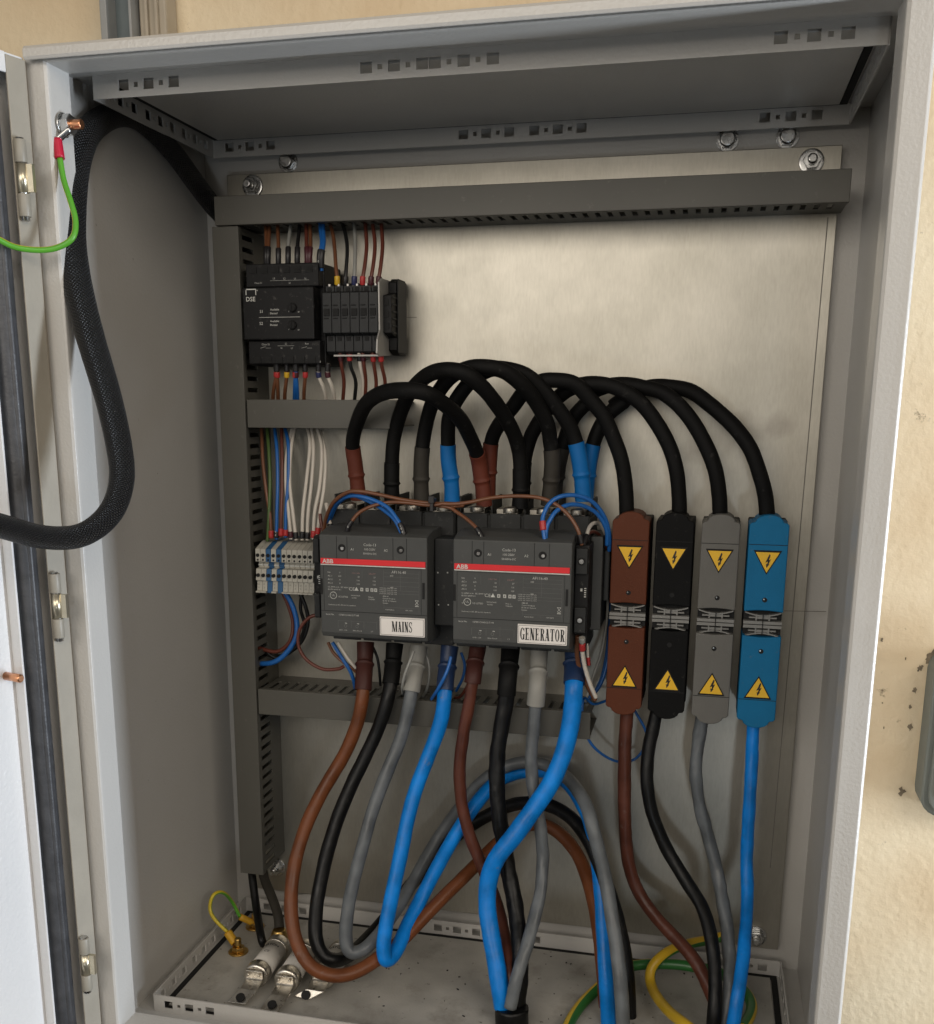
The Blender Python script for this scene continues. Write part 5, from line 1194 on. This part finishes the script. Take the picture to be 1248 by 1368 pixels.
# ================================================================== cabinet floor, left corner
FZ0 = .0048
cc = lambda x, y: (x/3.284+180, y/3.284+1100)
P = [FZ(*cc(565,530), .012), A(*cc(555,500), .175), A(*cc(535,380), .205), A(*cc(515,230), .225), A(*cc(512,180), .235)]
cable('black cable dropping from the vertical duct towards the fuses', P, .0042, M['blk'], 'dark cables below the vertical duct', name='supply_cable')
P = [A(*cc(635,460), .190), A(*cc(628,400), .198), A(*cc(600,320), .212), A(*cc(568,240), .228), A(*cc(560,180), .236)]
o = cable('thicker brownish cable dropping from the vertical duct into a brass gland', P, .0050, M['boot_olive'], 'dark cables below the vertical duct', name='supply_cable')
g = A(*cc(635,500), .186)
bm = bmesh.new(); lathe(bm, (g.x, g.y, FZ0), (0,0,1), [(0,.0105),(.004,.0105),(.0042,.0085),(g.z-FZ0+.004,.0085),(g.z-FZ0+.009,.0062)], 24); cyl(bm, (g.x, g.y, FZ0+.004), (0,0,1), .0115, .006, 6)
fixn(bm); from_bm('brass_gland', bm, M['brass'], o, bevel=.0005)
# brass earth bolts with the small looped earth wire
b1 = FZ(*cc(455,565), FZ0); b2 = A(*cc(520,437), .205); b2 = FZ(*cc(528,455), FZ0)
ew = empty('earth_link', b1, 'small green and yellow earth wire looped between two yellow lugs, far left of the floor', 'earth wire')
for b_ in (b1, b2):
    bm = bmesh.new(); lathe(bm, b_, (0,0,1), [(0,.0100),(.0015,.0100)], 22); cyl(bm, b_+Vector((0,0,.0015)), (0,0,1), .0065, .005, 6); lathe(bm, b_+Vector((0,0,.0065)), (0,0,1), [(0,.0034),(.008,.0034),(.009,.0028)], 14)
    fixn(bm); from_bm('brass_bolt', bm, M['brass'], ew, bevel=.0004)
e1 = FZ(*cc(437,535), .010); s1 = e1 + Vector((-.004,.008,.013)); e2 = FZ(*cc(522,437), .010)
yb1 = .5*(e1.y)+.5*e1.y
q1a = A(*cc(440,525), e1.y); q1b = A(*cc(408,478), e1.y+.004)
tube('lug_sleeve', [q1a, q1b], .0044, M['lug_y'], ew, n=12)
q2a = A(*cc(524,438), e2.y); q2b = A(*cc(462,410), e2.y-.006)
tube('lug_sleeve', [q2a, q2b], .0036, M['lug_y'], ew, n=12)
tube('wire_jacket', [q1b, A(*cc(350,420), e1.y+.004), A(*cc(330,370), e1.y+.008), A(*cc(345,315), e1.y+.012), A(*cc(385,302), (e1.y+e2.y)/2), A(*cc(425,340), e2.y-.008), q2b], .0019, M['gy3'], ew, n=10, twist=1.0, sm=3)

# fuses
cf = lambda x, y: (x/6.933+280, y/6.933+1220)
def fuse(label, pf, pb, tagend, r=.0118, zc=.0178, words=True):
    a = FZ(*cf(*pf), zc); b = FZ(*cf(*pb), zc); d = (b-a).normalized(); L_ = (b-a).length
    o = empty('fuse_link', a, label, 'fuse', 'loose cartridge fuses on the cabinet floor')
    side = d.cross(Vector((0,0,1))).normalized()
    bm = bmesh.new(); lathe(bm, a+d*.010, d, [(0,r*.94),(L_-.020,r*.94)], 32); fixn(bm); bo = from_bm('fuse_body', bm, M['fuse_body'], o)
    for c_, q in ((a, d), (b, -d)):
        bm = bmesh.new(); lathe(bm, c_, q, [(0,r*.86),(.0008,r*.99),(.0016,r*1.02),(.0110,r*1.02),(.0118,r*.97)], 32); fixn(bm)
        cp = from_bm('end_cap', bm, M['tin'], o)
    # folded blade: strap on the cap face, then out along the floor
    te = FZ(*cf(*tagend), FZ0+.001); hw = .0085
    o_ = Vector((0,0,1))
    def strip(pts, wd, th):
        bm = bmesh.new(); pv = []
        for i, p in enumerate(pts):
            tdir = (pts[min(i+1, len(pts)-1)]-pts[max(i-1, 0)]).normalized(); nn = side.cross(tdir).normalized()
            pv.append([bm.verts.new(p+side*s*wd+nn*k*th) for s, k in ((-1,0),(1,0),(1,1),(-1,1))])
        for i in range(len(pv)-1):
            for k in range(4): bm.faces.new((pv[i][k], pv[i][(k+1) % 4], pv[i+1][(k+1) % 4], pv[i+1][k]))
        bm.faces.new(pv[0][::-1]); bm.faces.new(pv[-1]); fixn(bm); return bm
    f0 = a-d*.0006
    pts = [f0+o_*.0078-d*.0004, f0+o_*.0074-d*.0022, f0-o_*.0002-d*.0022, f0-o_*.0012-d*.0040, f0-o_*.0034-d*.016, Vector((te.x, te.y, FZ0+.0030))]
    bl = from_bm('blade_tag', strip(pts, hw, .0016), M['tin'], o, bevel=.0004)
    hc = te + (a-te).normalized()*.010; 
    bm = bmesh.new(); hz = pts[-1].z+(pts[-2].z-pts[-1].z)*.35
    nrm = side.cross((pts[-1]-pts[-2]).normalized()).normalized(); nrm = nrm if nrm.z > 0 else -nrm
    hcp = pts[-1]+(pts[-2]-pts[-1])*.35
    cyl(bm, hcp-nrm*.0008, nrm, .0042, .0030, 18); from_bm('blade_hole', bm, M['hole'], bl)
    for s in (-1, 1):
        bm = bmesh.new(); lathe(bm, f0+o_*.0040+side*s*.0052-d*.0036, -d, [(0,.0013),(.0006,.0011),(.0009,.0005)], 10); from_bm('rivet', bm, M['tin'], bl)
    if words:
        bm = bmesh.new()
        # print wraps the upper front of the body
        upn = (Vector((0,0,1))*.86 - side*-.0 + Vector((0,-.5,0))).normalized(); upn = (upn-d*upn.dot(d)).normalized(); U = d.cross(upn).normalized()
        U = U if U.x > 0 else -U
        V = d
        for s_, dist, sz, bd in (('EATON', L_*.66, .0048, .03), ('CE', L_*.45, .0052, .0)):
            vs, fs = text_geo(s_, 1, bd); mx_, mn_ = max(v[0] for v in vs), min(v[0] for v in vs)
            nv = []
            for v in vs:
                ang = ((v[0]-(mx_+mn_)/2)*sz)/r; p = a+d*(dist+v[1]*sz)+(upn*math.cos(ang)+U*math.sin(ang))*(r*.945)
                nv.append(bm.verts.new(p))
            for f in fs: bm.faces.new([nv[i] for i in f])
        from_bm('printing', bm, M['label_ink'], bo)
    return o, d, side
fuse('left cartridge fuse lying on the floor, lettering EATON and CE up', (425,590), (650,290), (250,850))
fuse('middle cartridge fuse, partly under the brown cable', (705,640), (905,330), (545,925))
fuse('rightmost cartridge fuse, mostly hidden under the brown and black cables', (1040,600), (1240,330), (850,800))

# specks of dirt on the cabinet floor
bm = bmesh.new(); random.seed(3)
for k in range(70):
    x = random.uniform(.12, .55); y = random.uniform(.08, .24); r = random.choice((.00025,.0003,.0004,.0005,.0009))*random.uniform(.6,1.2)
    n = 6; an = random.random()*3; el = random.uniform(1, 3)
    pts = [(x+r*(el*math.cos(2*math.pi*i/n)*math.cos(an)-math.sin(2*math.pi*i/n)*math.sin(an)), y+r*(el*math.cos(2*math.pi*i/n)*math.sin(an)+math.sin(2*math.pi*i/n)*math.cos(an))) for i in range(n)]
    prism(bm, pts, 'z', FZ0-.0002, FZ0+.0004)
fixn(bm); tag(from_bm('dirt_specks', bm, M['seal']), 'scattered dark grit and clippings on the cabinet floor', 'grit', kind='stuff')
